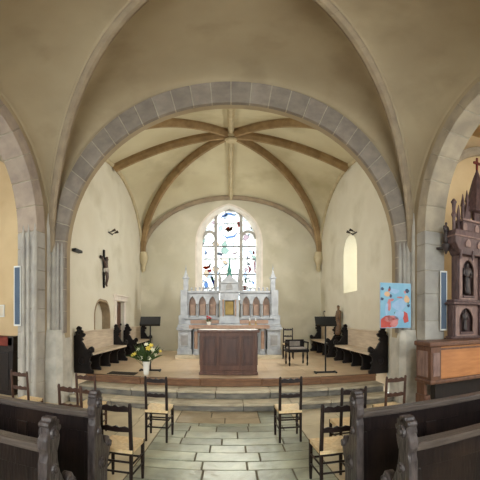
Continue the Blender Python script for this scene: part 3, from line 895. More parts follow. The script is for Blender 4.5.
# ------------------------------------------------------------------ wall benches of the chancel
def end_outline():
    return [(0, 0), (.44, 0), (.45, .07), (.4, .11), (.37, .2), (.4, .25), (.36, .31), (.38, .4), (.43, .44), (.41, .49), (.46, .52), (.46, .6), (.41, .65), (.35, .61), (.32, .56), (.27, .6),
            (.22, .7), (.17, .76), (.22, .79), (.18, .84), (.24, .87), (.26, .93), (.2, .96), (.21, 1.0), (.16, 1.03), (.17, 1.08), (.1, 1.12), (.05, 1.06), (.07, 1.01), (.03, .97), (.05, .92), (.0, .88)]
def bench(s_, ya, yb, label, nsup):
    t = thing('chancel_bench', label, 'bench', (s_ * CW, ya, PZ), 0, 'benches along the chancel walls')
    L_ = yb - ya
    sx = -s_
    X = lambda a, b_: sorted((sx * a, sx * b_))
    for y0 in (0, L_ - .08):
        MB().poly([(sx * (a + .01), b_ * .92) for a, b_ in end_outline()], 'y', y0, y0 + .08).build('end_panel', 'black', t, bevel=.012)
        pn = t.children[-1]
        for (a, b_, r) in ((.13, .9, .055), (.4, .49, .045), (.2, .28, .085)):
            q = MB()
            q.lathe([(r, 0), (r * .8, .02), (r * .3, .025)], (0, 0, 0), 12)
            q.b.verts.ensure_lookup_table()
            for v_ in q.b.verts[-36:]:
                c_ = v_.co.copy()
                v_.co = (sx * a + c_.x, y0 - c_.z, b_ + c_.y)
            q.build('carved_rosette', 'black', pn)
    MB().box(*X(.03, .45), .08, L_ - .08, .4, .445).build('seat', 'bench', t, bevel=.008)
    q = MB().box(*X(.02, .06), .08, L_ - .08, .445, .88)
    q.build('back_board', 'bench', t, bevel=.006)
    MB().box(*X(.01, .08), .08, L_ - .08, .87, .91).build('back_rail', 'bench', t, bevel=.008)
    for k in range(nsup):
        yk = L_ * (k + 1) / (nsup + 1)
        MB().poly([(sx * a, b_) for a, b_ in ((.04, 0), (.4, 0), (.4, .05), (.37, .1), (.37, .3), (.42, .35), (.42, .4), (.04, .4))], 'y', yk - .03, yk + .03).build('support', 'black', t, bevel=.008)
    return t
bench(-1, 6.53, 9.0, 'long chancel bench along left wall in front of niche', 3)
bench(-1, 9.95, 11.9, 'short chancel bench in the far left corner beyond door', 2)
bench(1, 6.53, 9.05, 'long chancel bench along right wall behind the poster', 3)
bench(1, 9.75, 11.9, 'short chancel bench in the far right corner beyond carved figure', 2)

# ------------------------------------------------------------------ chairs
def make_chair(m, name, label, group):
    t = thing(name, label, 'chair', group=group)
    bw, fw, dp, sh, H_ = .134, .15, .33, .435, .905
    for s_ in (-1, 1):
        MB().tube([(s_ * bw, 0, 0), (s_ * bw, .01, sh), (s_ * bw, -.035, H_ - .02), (s_ * bw, -.037, H_)], [.015, .019, .017, .012], 8).build('back_post', m, t, smooth='auto')
        MB().tube([(s_ * fw, dp, 0), (s_ * fw, dp, .2), (s_ * fw, dp, sh + .012)], [.014, .019, .019], 8).build('front_leg', m, t, smooth='auto')
    def slat(z, h, y):
        top = [(-bw, z + h * .72), (-bw * .6, z + h), (-bw * .25, z + h * .78), (0, z + h * 1.05), (bw * .25, z + h * .78), (bw * .6, z + h), (bw, z + h * .72)]
        bot = [(bw, z + .008), (0, z), (-bw, z + .008)]
        MB().poly(top + bot, 'y', y - .008, y + .008).build('slat', m, t)
    slat(.82, .062, -.03)
    slat(.625, .058, -.014)
    # rush seat of four woven triangles
    q = MB()
    c4 = [(-bw - .015, -.01), (bw + .015, -.01), (fw + .014, dp + .015), (-fw - .014, dp + .015)]
    mid = (0, dp * .5)
    for i in range(4):
        a, b_ = c4[i], c4[(i + 1) % 4]
        tri = [a, b_, mid]
        vs = [q.b.verts.new((x, y, sh + (.016 if (x, y) != mid else .002))) for x, y in tri]
        vb = [q.b.verts.new((x, y, sh - .02)) for x, y in tri]
        q.b.faces.new(vs); q.b.faces.new(vb[::-1])
        for k in range(3):
            q.b.faces.new((vs[k], vb[k], vb[(k + 1) % 3], vs[(k + 1) % 3]))
    q.build('seat', 'rush', t)
    for z in (.21, .32):
        MB().tube([(-bw, .005, z), (bw, .005, z)], .011, 6).build('stretcher', m, t, smooth=True)
    MB().tube([(-fw, dp, .25), (fw, dp, .25)], .011, 6).build('stretcher', m, t, smooth=True)
    MB().tube([(-bw, .01, sh - .03), (bw, .01, sh - .03)], .013, 6).build('seat_rail', m, t, smooth=True)
    MB().tube([(-fw, dp, sh - .03), (fw, dp, sh - .03)], .013, 6).build('seat_rail', m, t, smooth=True)
    for s_ in (-1, 1):
        for z in (.18, .29):
            MB().tube([(s_ * bw, .005, z), (s_ * fw, dp, z)], .01, 6).build('stretcher', m, t, smooth=True)
    return t
darkp = brownp = None
def chair(x, r, dark, label, rz=0, z=0.0, Y=None):
    global darkp, brownp
    th = (x - CXP) / F
    X, Yc = r * sin(th), r * cos(th)
    if Y: X, Yc = Y * tan(th), Y
    if dark:
        if darkp is None: t = darkp = make_chair('dark', 'ladderback_chair', label, 'rush seated ladderback chairs')
        else: t = copy_tree(darkp)
    else:
        if brownp is None: t = brownp = make_chair('brown', 'ladderback_chair', label, 'rush seated ladderback chairs')
        else: t = copy_tree(brownp)
    t.location = (X, Yc, z)
    t.rotation_euler = (0, 0, rz)
    t['label'] = label
    return t
chair(156.3, 4.28, 1, 'dark rush seated chair left of the bare aisle, just before the steps')
chair(290.4, 4.27, 1, 'dark rush seated chair right of the bare aisle, just before the steps')
chair(116.2, 2.94, 1, 'large dark chair beside the carved end of the left pew')
chair(336.5, 2.92, 1, 'large dark chair beside the carved end of the right pew')
chair(353, 3.62, 1, 'dark chair behind the right pew end, between two other chairs')
chair(71, 3.73, 0, 'brown chair seen just over the left pew, middle of the left three')
chair(86.5, 4.49, 0, 'brown chair at the left edge of the steps, nearest the plinth')
chair(20.5, 4.76, 0, 'brown chair with bright straw seat in front of the left pier')
chair(395, 4.33, 0, 'brown chair with bright straw seat below the blue poster')
chair(288, 0, 1, 'dark ladderback chair on the chancel floor beside the high altar', pi * .95, PZ, Y=10.0)

# ------------------------------------------------------------------ pews
def make_pew(s_, label, L_=2.5):
    """local origin: aisle end of the back, on the floor; the pew runs away from the aisle (s_) and faces +Y"""
    t = thing('church_pew', label, 'pew', group='dark oak pews')
    X = lambda a, b_: sorted((s_ * a, s_ * b_))
    q = MB().box(*X(.05, L_), 0, .03, .06, .9)
    q.build('back', 'pew', t, bevel=.004)
    q = MB()
    q.box(*X(.05, L_), -.02, 0, .06, .2).box(*X(.05, L_), -.018, 0, .78, .9)
    for k in range(5):
        a = .05 + k * (L_ - .05) / 4
        q.box(*X(max(.05, a - .05), min(L_, a + .05)), -.016, 0, .2, .78)
    q.build('back_framing', 'pew', t, bevel=.006)
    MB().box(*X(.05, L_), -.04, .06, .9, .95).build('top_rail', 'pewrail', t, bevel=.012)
    MB().box(*X(.06, L_ - .03), .03, .33, .41, .445).build('seat', 'pew', t, bevel=.008)
    for xe, kk in ((0, 0), (L_ - .03, 1)):
        out = [(-.07, 0), (.42, 0), (.42, .08), (.36, .14), (.35, .34), (.37, .44), (.41, .5), (.45, .56), (.45, .64), (.4, .69), (.34, .68), (.3, .63), (.25, .66),
               (.17, .75), (.13, .84), (.12, .9), (.15, .94), (.17, .99), (.14, 1.03), (.13, 1.07), (.08, 1.11), (.02, 1.11), (-.03, 1.08), (-.04, 1.03), (-.08, 1.0), (-.08, .95), (-.05, .91), (-.07, .86)]
        out = [((y + .07) * .62 - .05, z * .985) for y, z in out]
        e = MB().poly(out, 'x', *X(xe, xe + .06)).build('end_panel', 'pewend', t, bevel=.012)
        def ros(yc, zc, r, xo):
            q = MB()
            yc, zc, r = (yc + .07) * .62 - .05, zc * .985, r * .68
            rr = []
            for (k_r, d) in ((1, 0), (.9, .014), (.55, .006), (.4, .018), (.05, .02)):
                rr.append([(s_ * (xe + (-d if xo == 0 else .06 + d)), yc + r * k_r * cos(2 * pi * i / 14), zc + r * k_r * sin(2 * pi * i / 14)) for i in range(14)])
            q.loft(rr)
            q.build('carved_rosette', 'pewend', e)
        for xo in (0, 1):
            ros(.045, 1.03, .06, xo); ros(.39, .62, .05, xo); ros(.05, .8, .05, xo); ros(.15, .5, .09, xo); ros(.15, .24, .08, xo)
        for k in range(5):
            a = -.3 + k * .5
            q = MB()
            q.tube([(s_ * (xe + .0), .022 + .062 * cos(a + .6), 1.005 + .085 * sin(a + .6)), (s_ * (xe + .06), .022 + .062 * cos(a + .6), 1.005 + .085 * sin(a + .6))], .02, 8)
            q.build('finial_leaf', 'pewend', e, smooth='auto')
    return t
pl = make_pew(-1, 'dark carved pew at left, the farther one from the viewer')
pl.location = (-.95, 2.27, 0)
c = copy_tree(pl); c.location = (-.9, 1.53, 0); c['label'] = 'dark carved pew at left, nearest the viewer in bottom corner'
pr = make_pew(1, 'dark carved pew at right, the farther one from the viewer')
pr.location = (.88, 2.3, 0)
c = copy_tree(pr); c.location = (.88, 1.56, 0); c['label'] = 'dark carved pew at right, nearest the viewer in bottom corner'

# ------------------------------------------------------------------ music stands, vase, grate, low chair
def music_stand(x, Y, label, rz):
    X = Y * tan((x - CXP) / F)
    t = thing('music_stand', label, 'music stand', (X, Y, PZ), rz, 'black music stands in the chancel')
    q = MB()
    q.box(-.24, .24, -.03, .03, .0, .035).box(-.24, -.2, -.12, .12, 0, .03).box(.2, .24, -.12, .12, 0, .03)
    q.build('base', 'blackmetal', t, bevel=.006)
    MB().tube([(0, 0, .03), (0, 0, 1.12)], .017, 10).build('pole', 'blackmetal', t, smooth='auto')
    MB().lathe([(.026, .6), (.026, .66)], n=10).build('collar', 'blackmetal', t)
    d = MB().obox((0, 0, 1.14), (.46, .02, .24), Matrix.Rotation(-.75, 3, 'X')).build('desk', 'blackmetal', t, bevel=.004)
    MB().obox((0, -.08, 1.045), (.46, .05, .02), Matrix.Rotation(-.75, 3, 'X')).build('desk_lip', 'blackmetal', d)
    return t
music_stand(150.3, 7.38, 'black music stand on the left behind the vase of flowers', .12)
ms = music_stand(325.5, 7.03, 'black music stand with microphone on the right of chancel', -.1)
t = thing('microphone', 'thin gooseneck microphone rising from the right music stand', 'microphone', (ms.location.x + .02, 7.05, PZ + 1.2))
MB().tube([(0, .05, 0), (-.03, .06, .06), (-.05, .03, .12), (-.05, 0, .14)], .006, 6).build('gooseneck', 'blackmetal', t, smooth=True)
MB().tube([(-.05, 0, .14), (-.045, -.05, .145)], .014, 8).build('microphone_head', 'lampmetal', t, smooth='auto')

VX, VY = at(146.3, 372, 6.9)[0], 6.9
vz = tag(MB().lathe([(.055, 0), (.06, .02), (.065, .1), (.07, .2), (.085, .27), (.09, .28), (.08, .28), (.06, .2), (.05, .03)], n=20).build('vase', 'vase', smooth='auto', loc=(VX, VY, PZ)), 'white vase standing at the chancel platform edge on the left', 'vase')
bq = thing('flower_bouquet', 'bouquet of yellow and white flowers with long leaves in the white vase', 'flowers', (VX, VY, PZ + .2))
random.seed(11)
q = MB(); st = MB()
tips = []
for k in range(110):
    a = random.uniform(0, 2 * pi)
    el = random.uniform(.3, 1.35)
    ln = random.uniform(.25, .5)
    dr = Vector((cos(a) * cos(el), sin(a) * cos(el) * .7, sin(el)))
    b0 = Vector((cos(a) * .03, sin(a) * .03, .06))
    p1 = b0 + dr * ln
    sd = dr.cross(Vector((0, 0, 1))).normalized() * random.uniform(.01, .022)
    m1 = b0 + dr * ln * .6 + Vector((0, 0, .03))
    vs = [q.b.verts.new(x) for x in (b0 - sd * .3, b0 + sd * .3, m1 + sd, p1, m1 - sd)]
    q.b.faces.new(vs)
    if k % 4 == 0:
        st.tube([b0 - Vector((0, 0, .12)), m1], .004, 5)
q.build('foliage', 'leaf', bq); st.build('stems', 'leaf', bq)
def flower(p, r, m, n=6):
    fl = MB()
    p = Vector(p)
    d = (p - Vector((0, .05, .1))).normalized()
    d = (d + Vector((0, -.8, .2))).normalized()
    u = d.orthogonal().normalized(); v_ = d.cross(u)
    for i in range(n):
        a = 2 * pi * i / n
        e = u * cos(a) + v_ * sin(a); sdir = -u * sin(a) + v_ * cos(a)
        pts = [p, p + e * r * .55 + sdir * r * .3 + d * r * .35, p + e * r + d * r * .3, p + e * r * .55 - sdir * r * .3 + d * r * .35]
        f1 = [fl.b.verts.new(x) for x in pts]; f2 = [fl.b.verts.new(x - d * .004) for x in pts]
        fl.b.faces.new(f1); fl.b.faces.new(f2[::-1])
        for j in range(4): fl.b.faces.new((f1[j], f2[j], f2[(j + 1) % 4], f1[(j + 1) % 4]))
    fl.ball(p + d * .012, r * .18, u=6, v=4)
    fl.build('flower', m, bq)
for p_, r_, m_ in (((-.28, -.05, .2), .06, 'yellow'), ((-.22, -.08, .24), .055, 'yellow'), ((.07, -.1, .36), .07, 'yellow'), ((.12, -.06, .42), .06, 'yellow'), ((.02, -.08, .44), .055, 'white'),
                   ((.16, -.1, .33), .06, 'white'), ((-.08, -.12, .16), .05, 'white'), ((.1, -.13, .16), .05, 'white'), ((.2, -.06, .23), .05, 'white'), ((-.15, -.1, .33), .05, 'white'), ((.3, 0, .3), .04, 'yellow')):
    flower(p_, r_, m_)

gt = thing('floor_grate', 'dark iron heating grate set in the chancel floor on the left', 'grate', (-2.28, 6.85, PZ))
MB().box(-.3, .3, -.17, -.14, 0, .012).box(-.3, .3, .14, .17, 0, .012).box(-.3, -.27, -.14, .14, 0, .012).box(.27, .3, -.14, .14, 0, .012).build('grate_frame', 'grate', gt)
q = MB()
for k in range(18):
    q.box(-.27 + k * .03, -.255 + k * .03, -.14, .14, .001, .01)
q.build('grate_bars', 'grate', gt)

LX, LY = at(298.5, 366, 8.25)[0], 8.25
lc = thing('low_armchair', 'low black armchair with turned legs and pale seat back panel', 'chair', (LX, LY, PZ), .06)
for sx in (-1, 1):
    for y in (0, .4):
        MB().lathe([(.018, 0), (.025, .05), (.016, .1), (.028, .2), (.018, .3), (.026, .36)], (sx * .23, y, 0), 10).build('leg', 'black', lc, smooth='auto')
    MB().box(sx * .25 - .02, sx * .25 + .02, -.02, .42, .56, .6).build('arm', 'black', lc, bevel=.01)
    for y in (0, .4):
        MB().tube([(sx * .24, y, .4), (sx * .25, y, .57)], .018, 8).build('arm_post', 'black', lc, smooth='auto')
MB().box(-.27, .27, -.03, .43, .34, .41).build('seat_frame', 'black', lc, bevel=.01)
MB().box(-.23, .23, .0, .4, .41, .45).build('seat_cushion', 'cushion', lc, bevel=.015)
MB().box(-.25, .25, .38, .42, .44, .64).build('back', 'black', lc, bevel=.01)
MB().box(-.14, .14, .37, .382, .47, .6).build('back_panel', 'cushion', lc, bevel=.006)

# ------------------------------------------------------------------ skin figures
def skin(name, verts, edges, rads, m, parent, root=0, sub=1):
    me = bpy.data.meshes.new(name)
    me.from_pydata(verts, edges, [])
    o = bpy.data.objects.new(name, me)
    C.objects.link(o)
    o.parent = parent
    md = o.modifiers.new('skin', 'SKIN')
    md.use_smooth_shade = True
    for i, r in enumerate(rads):
        me.skin_vertices[0].data[i].radius = r if isinstance(r, tuple) else (r, r)
        me.skin_vertices[0].data[i].use_root = (i == root)
    sb = o.modifiers.new('sub', 'SUBSURF'); sb.levels = sub; sb.render_levels = sub
    me.materials.append(M[m])
    return o

# crucifix on the left wall
cy_, cz_ = ywall(103), zwall(103, 288)
ch = zwall(103, 250) - cz_
cr = thing('crucifix', 'dark wooden crucifix hanging on the left chancel wall', 'crucifix', (-CW + .06, cy_, cz_))
MB().box(-.05, -.01, -.04, .04, 0, ch).box(-.05, -.01, -.27, .27, ch * .78 - .035, ch * .78 + .035).build('cross', 'black', cr, bevel=.006)
k = ch / 1.05
vs = [(.03, 0, .5), (.035, 0, .6), (.03, 0, .7), (.03, 0, .76), (.05, .01, .81), (.055, .015, .86),
      (.02, -.09, .71), (.0, -.17, .79), (-.005, -.25, .83), (.02, .09, .71), (.0, .17, .79), (-.005, .25, .83),
      (.04, -.04, .46), (.07, -.045, .28), (.03, -.02, .1), (.05, -.01, .03), (.04, .04, .46), (.07, .03, .28), (.035, .015, .1), (.055, .01, .03)]
vs = [(x, y, z * k) for x, y, z in vs]
es = [(0, 1), (1, 2), (2, 3), (3, 4), (4, 5), (2, 6), (6, 7), (7, 8), (2, 9), (9, 10), (10, 11), (0, 12), (12, 13), (13, 14), (14, 15), (0, 16), (16, 17), (17, 18), (18, 19)]
rd = [.05, .05, .065, .025, .04, .038, .028, .022, .016, .028, .022, .016, .042, .03, .02, .018, .042, .03, .02, .018]
skin('corpus', vs, es, rd, 'corpus', cr)
MB().lathe([(.07, .42 * k), (.08, .46 * k), (.075, .52 * k), (.06, .54 * k)], (.035, 0, 0), 12, 1, 1).build('loincloth', 'loin', cr, smooth='auto')

def robed(name, label, loc, h, m, rz=0, parent=None, cat='statue'):
    """a carved standing robed figure, one continuous body"""
    t = thing(name, label, cat, loc, rz) if parent is None else parent
    s = h / 1.0
    vs = [(0, 0, .45), (0, 0, .3), (0, -.01, .12), (0, -.015, .02), (0, 0, .58), (0, 0, .7), (0, 0, .8), (0, -.005, .86), (0, -.01, .93), (0, -.005, .985),
          (-.12, 0, .78), (-.15, -.02, .62), (-.06, -.1, .56), (0, -.12, .6), (.12, 0, .78), (.15, -.02, .62), (.06, -.1, .54), (.01, -.13, .55)]
    vs = [(x * s + (0 if parent is None else loc[0]), y * s + (0 if parent is None else loc[1]), z * s + (0 if parent is None else loc[2])) for x, y, z in vs]
    es = [(0, 1), (1, 2), (2, 3), (0, 4), (4, 5), (5, 6), (6, 7), (7, 8), (8, 9), (5, 10), (10, 11), (11, 12), (12, 13), (5, 14), (14, 15), (15, 16), (16, 17)]
    rd = [(.11, .09), (.12, .1), (.13, .11), (.14, .12), (.1, .085), (.12, .08), (.06, .05), .035, (.06, .065), .04, .055, .05, .035, .025, .055, .05, .035, .025]
    rd = [tuple(v * s for v in r) if isinstance(r, tuple) else r * s for r in rd]
    skin('figure', vs, es, rd, m, t, 0, 1)
    return t

# carved figure on the right wall
fy, fz0 = ywall(342.3), zwall(342, 337)
cf = thing('carved_wall_figure', 'tall dark carved standing figure mounted on right chancel wall', 'statue', (CW - .12, fy, fz0), pi / 2 * 3 + 0)
MB().lathe([(.02, -.12), (.08, -.05), (.11, 0), (.11, .03)], n=12).build('console', 'black', cf, smooth='auto')
robed('figure', '', (0, 0, .03), zwall(342, 304) - fz0 - .05, 'figwood', parent=cf)

# wall spotlights, bracket
def wall_spot(px, py, s_, label):
    Y, Z = ywall(px), zwall(px, py)
    t = thing('wall_spotlight', label, 'spotlight', (s_ * CW, Y, Z), 0, 'chancel wall spotlights')
    MB().box(*sorted((0, -s_ * .03)), -.17, .17, -.015, .015).build('rail', 'lampmetal', t, bevel=.004)
    for y in (-.12, .1):
        MB().tube([(-s_ * .03, y, 0), (-s_ * .12, y, .04)], .012, 8).build('arm', 'lampmetal', t)
        MB().tube([(-s_ * .1, y, .03), (-s_ * .2, y + .02, .07)], [.022, .042], 12).build('lamp_head', 'lampmetal', t, smooth='auto')
wall_spot(110, 233.5, -1, 'pair of small spotlights on a rail high on left wall')
wall_spot(355, 233.5, 1, 'pair of small spotlights above the narrow right window')
Y, Z = ywall(75.3), zwall(75.3, 251)
tag(MB().box(-.02, .1, -.17, .17, -.03, .03).build('wall_bracket', 'blackmetal', loc=(-CW, Y, Z), bevel=.008), 'small black bar fixed to left wall near the arch', 'wall bracket')

# ------------------------------------------------------------------ poster on the right pier
Yp = 5.42
pc = at(395.5, 305, Yp)
x0, x1 = at(381, 305, Yp)[0], at(410, 305, Yp)[0]
z1_, z0_ = at(395.5, 283, Yp)[1], at(395.5, 328, Yp)[1]
po = thing('poster', 'bright blue painted poster with pink and red shapes hung on right pier', 'poster', ((x0 + x1) / 2, Yp, z0_), -.12)
pw, ph = (x1 - x0), z1_ - z0_
MB().box(-pw / 2, pw / 2, 0, .02, 0, ph).build('board', 'p_pale', po)
MB().box(.2, .24, .02, .27, ph * .8, ph * .8 + .03).build('hanger', 'blackmetal', po)
q = MB().box(-pw / 2 + .008, pw / 2 - .008, -.003, 0, .008, ph - .008, 0)
def blob(u, v, r, mi, sx=1, sz=1, n=9, wob=.25):
    pts = [(-pw / 2 + u * pw + r * sx * cos(2 * pi * k / n) * random.uniform(1 - wob, 1 + wob), v * ph + r * sz * sin(2 * pi * k / n) * random.uniform(1 - wob, 1 + wob)) for k in range(n)]
    pts = [(min(max(a, -pw / 2 + .01), pw / 2 - .01), min(max(b_, .01), ph - .01)) for a, b_ in pts]
    q.poly(pts, 'y', -.003 - .0006 * (blob.k % 3 + 1), -.0031, mi); blob.k += 1
blob.k = 0
random.seed(5)
blob(.62, .5, .1, 4, 1.3, 1.1); blob(.6, .3, .08, 4, 1.4, 1); blob(.2, .42, .04, 4, .8, 3); blob(.45, .82, .06, 4, 1.8, .8)
blob(.25, .14, .13, 2, 1.2, .8); blob(.1, .06, .09, 2); blob(.82, .24, .07, 2, .9, 1.5); blob(.35, .2, .09, 1, 1.4, .8); blob(.45, .1, .08, 1, 1, .8)
blob(.28, .5, .05, 1, .8, 1.8); blob(.35, .62, .03, 1, 2, .8); blob(.62, .68, .035, 1, 2, .5); blob(.22, .75, .06, 5, 1, .8, wob=.1); blob(.86, .64, .05, 5, 1, 1.4)
blob(.07, .86, .03, 3); blob(.3, .87, .03, 3, .8, 1.4); blob(.33, .71, .03, 3, .8, 1.2); blob(.87, .83, .04, 3); blob(.9, .6, .025, 6, 1, 2); blob(.92, .5, .03, 3); blob(.06, .64, .03, 3); blob(.48, .33, .025, 6)
blob(.8, .8, .03, 1); blob(.28, .84, .02, 2, 1, 1.4); blob(.13, .12, .03, 3)
q.build('picture', ['p_sky', 'p_pink', 'p_red', 'p_dark', 'p_pale', 'p_orange', 'p_green'], po)

# tall narrow panels by the piers
def tall_panel(s_, px, ya, yb, label):
    Y = 5.12
    X = at(px, 300, Y)[0]
    za, zb = at(px, yb, Y)[1], at(px, ya, Y)[1]
    t = thing('tall_panel', label, 'panel', (X, Y, za), s_ * -.35, 'tall narrow panels beside the piers')
    MB().box(-.068, .068, -.02, .02, 0, zb - za).build('frame', 'whiteframe', t, bevel=.004)
    MB().box(-.05, .05, -.026, -.02, .03, zb - za - .03).build('face', 'blueboard', t)
    MB().box(-.02, .02, .02, .09, .5, .54).build('bracket', 'lampmetal', t)
tall_panel(-1, 17.5, 266, 326, 'tall narrow blue grey panel in white frame by left pier')
tall_panel(1, 443.5, 271, 330.5, 'tall narrow blue grey panel in white frame by right pier')

# ------------------------------------------------------------------ left chapel furniture
kx = at(17.5, 340, 5.75)[0]
cb = thing('low_cabinet', 'dark wooden cabinet with red cloth top in the left chapel', 'cabinet', (kx, 5.55, 0))
MB().box(-1.6, 0, .03, .45, 0, 1.12).build('body', 'cabinet', cb, bevel=.008)
MB().box(-1.63, .03, -.02, .47, 1.06, 1.25).build('top', 'redtop', cb, bevel=.015)
MB().box(-.1, .05, -.02, .47, .95, 1.27).build('corner_block', 'cabinet', cb, bevel=.01)
for k_ in range(4):
    MB().box(-.42 - k_ * .38, -.1 - k_ * .38, .015, .035, .1, .92).build('door', 'cabinet', cb, bevel=.01)
pf = thing('picture_frame', 'small pale framed notice on the left chapel wall', 'picture', (at(2, 311, 6.02)[0], 6.03, at(2, 317, 6.02)[1]))
MB().box(-.2, .06, 0, .02, 0, .28).build('frame', 'whiteframe', pf, bevel=.004)
MB().box(-.17, .03, -.004, 0, .03, .25).build('sheet', 'paper', pf)

# ------------------------------------------------------------------ right chapel: side altar and retable
sa = thing('side_altar', 'brown wooden side altar with smooth orange brown front in right chapel', 'altar', (4.75, 4.45, 0))
ax0 = at(430.5, 360, 4.45)[0] - 4.75
top = at(440, 341.5, 4.45)[1]
low = at(440, 383, 4.45)[1]
AW = -ax0
MB().box(-AW + .3, AW, .3, .44, 0, low).box(-.85, AW, .44, 1.1, 0, top - .02).build('base', 'cabinet', sa)
MB().box(-AW + .2, AW, 0, .44, low + .06, top - .08).build('front', 'sidefront', sa, bevel=.01)
MB().box(-AW, -AW + .2, -.02, .44, low + .04, top - .08).build('corner_post', 'sidewood', sa, bevel=.012)
MB().box(-AW + .035, -AW + .165, -.032, -.018, low + .12, top - .18).build('corner_panel', 'retablelight', sa, bevel=.006)
MB().box(-AW + .01, -AW + .07, .2, .44, 0, low + .06).build('end_board', 'sidewood', sa, bevel=.012)
MB().box(-AW - .012, -AW + .02, .08, .38, low + .1, top - .16).build('side_panel', 'retablelight', sa, bevel=.006)
MB().box(-AW - .02, -AW + .1, .14, .44, 0, .36).build('end_foot', 'sidewood', sa, bevel=.02)
MB().box(-AW - .03, AW, -.04, .44, low - .01, low + .06).build('lower_moulding', 'sidewood', sa, bevel=.02)
MB().box(-AW - .04, AW, -.05, .45, top - .08, top).build('top', 'sidewood', sa, bevel=.018)
MB().box(-AW + .2, AW, -.012, .0, top - .14, top - .11).build('front_bead', 'sidewood', sa)

YT = 4.9
TX = at(479, 300, YT)[0]
tz = lambda y: at(470, y, YT)[1] - top
rt = thing('gothic_retable', 'dark carved gothic retable with spire standing on side altar', 'retable', (TX, YT, top))
hwid = TX - at(453, 320, YT)[0]
# predella stage, niche stage
def stage(z0, z1, hw, names):
    xs0 = [(-hw, -.02), (.02, hw)]
    for s_ in (-1, 1):
        c_ = s_ * hw * .5
        nh = pointed(c_, z0 + .08, hw * .26, z1 - .28, z1 - .06, 6)
        MB().holed([(s_ * .0, z0), (s_ * .0, z1), (s_ * hw, z1), (s_ * hw, z0)], [nh], 'y', 0, .04).build('niche_front', 'retablelight', rt, bevel=.006, seg=1)
        MB().box(c_ - hw * .4, c_ + hw * .4, .11, .14, z0, z1).build('niche_back', 'retable', rt)
        MB().box(c_ - hw * .26, c_ + hw * .26, -.03, .12, z0 + .04, z0 + .08).build('niche_ledge', 'retable', rt, bevel=.008)
    for x in (-hw, -.0, hw):
        MB().box(x - .03, x + .03, -.04, .14, z0, z1).build('buttress', 'retable', rt, bevel=.012)
        MB().lathe([(.035, 0), (.018, .05), (.018, z1 - z0 - .1), (.04, z1 - z0 - .02)], (x, -.06, z0), 8).build('colonnette', 'retable', rt, smooth='auto')
stage(.04, tz(305), hwid, 0)
stage(tz(300), tz(257), hwid * .85, 1)
MB().box(-hwid - .08, hwid + .08, -.12, .16, tz(305), tz(302.5)).box(-hwid - .03, hwid + .03, -.08, .16, tz(302.5), tz(300)).build('cornice', 'retable', rt, bevel=.015)
MB().box(-hwid * 1.1, hwid * 1.1, -.05, .16, 0, .045).build('foot', 'retable', rt, bevel=.01)
# canopy
q = MB()
rings = []
cz0 = tz(257)
for hw_, z_ in ((hwid * .9, cz0), (hwid * .95, cz0 + .06), (hwid * 1.12, cz0 + .2), (hwid * 1.15, tz(240)), (hwid * 1.1, tz(234))):
    rings.append([(-hw_, -.16 * hw_ / hwid, z_), (hw_, -.16 * hw_ / hwid, z_), (hw_, .16, z_), (-hw_, .16, z_)])
q.loft(rings)
q.build('canopy', 'retable', rt, bevel=.015)
MB().box(-hwid * .75, hwid * .75, -.1, .14, tz(234), tz(222)).build('canopy_attic', 'retable', rt, bevel=.012)
for s_ in (-1, 1):
    nh = pointed(s_ * hwid * .28, tz(220), .05, tz(214), tz(208), 5)
    MB().holed([(0, tz(222)), (0, tz(203)), (s_ * hwid * .52, tz(208)), (s_ * hwid * .6, tz(222))], [nh], 'y', -.02, .06).build('lantern', 'retable', rt, bevel=.006, seg=1)
    for x, b0, tp in ((.64, 222, 196), (.48, 216, 191), (.8, 234, 208)):
        zz = tz(b0)
        hh_ = tz(tp) - zz
        MB().lathe([(.035, 0), (.03, hh_ * .5), (.045, hh_ * .55), (.006, hh_)], (s_ * hwid * x, 0, zz), 4, rot=pi / 4).build('pinnacle', 'retable', rt)
MB().lathe([(hwid * .5, tz(212)), (hwid * .3, tz(195)), (hwid * .14, tz(176)), (.03, tz(168)), (.015, tz(165))], (0, .06, 0), 8).build('spire', 'retable', rt, bevel=.006)
MB().box(-.018, .018, .04, .08, tz(167), tz(154)).box(-.085, .085, .04, .08, tz(160.5), tz(158.2)).build('cross', 'redtop', rt, bevel=.004)
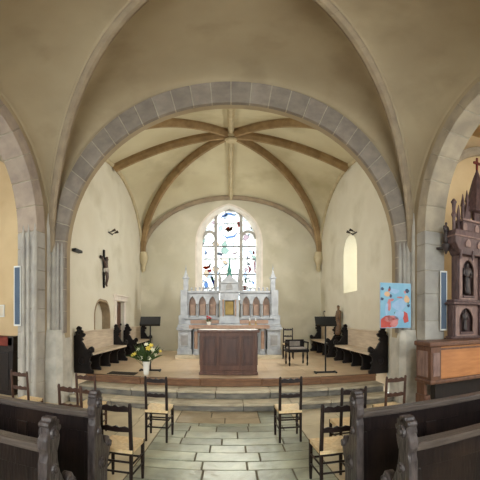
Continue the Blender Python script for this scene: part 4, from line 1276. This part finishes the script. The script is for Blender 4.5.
# statues in the niches
for s_, nm in ((-1, 'left'), (1, 'right')):
    robed('statue', f'carved dark saint in the upper {nm} niche of the retable', (TX + s_ * hwid * .85 * .5, YT + .045, top + tz(300) + .08), tz(261) - tz(300) - .1, 'statue')
    robed('statue', f'carved dark saint in the lower {nm} niche of the retable', (TX + s_ * hwid * .5, YT + .045, top + .12), tz(308) - .14, 'statue')
# side figure on a bracket at the pier
bx = at(445.3, 240, 5.0)
sf = thing('bracket_figure', 'dark carved figure on a bracket between right pier and retable', 'statue', (bx[0], 4.98, at(445, 246, 5.0)[1]), .3)
MB().lathe([(.01, -.16), (.06, -.06), (.085, 0), (.085, .03)], n=10).box(-.02, .02, 0, .21, -.05, -.01).build('bracket', 'statue', sf, smooth='auto')
robed('figure', '', (0, 0, .03), .44, 'statue', parent=sf)
px_ = at(452.5, 240, YT)[0] - TX
MB().lathe([(.015, tz(252)), (.05, tz(246)), (.03, tz(243)), (.03, tz(222)), (.055, tz(219)), (.03, tz(216)), (.04, tz(209)), (.06, tz(207)), (.02, tz(204))], (px_, -.04, 0), 10).build('corner_turret', 'retable', rt, smooth='auto')
MB().poly([(px_, tz(248)), (px_, tz(240)), (-hwid * .8, tz(236)), (-hwid * .8, tz(254))], 'y', -.07, .02).build('turret_bracket', 'retable', rt, bevel=.008)
MB().box(-hwid * 1.17, hwid * 1.17, -.21, .16, tz(241), tz(239.5)).build('canopy_moulding', 'retablelight', rt, bevel=.008)
MB().box(-hwid * .8, hwid * .8, -.14, .15, tz(224), tz(222)).build('canopy_moulding', 'retablelight', rt, bevel=.008)
for k_ in range(5):
    xk = -hwid * .9 + k_ * hwid * .45
    MB().lathe([(.008, tz(262)), (.03, tz(259)), (.02, tz(257)), (.035, tz(253))], (xk, -.15, 0), 8).build('pendant', 'retable', rt, smooth='auto')
for k_ in range(4):
    xk = -hwid * .68 + k_ * hwid * .45
    MB().poly(pointed(xk, tz(250), .06, tz(247), tz(242.5), 4), 'y', -.2, -.17).build('blind_arch', 'retablelight', rt)
    MB().poly(pointed(xk, tz(233), .05, tz(229), tz(225.5), 4), 'y', -.112, -.095).build('blind_arch', 'retablelight', rt)
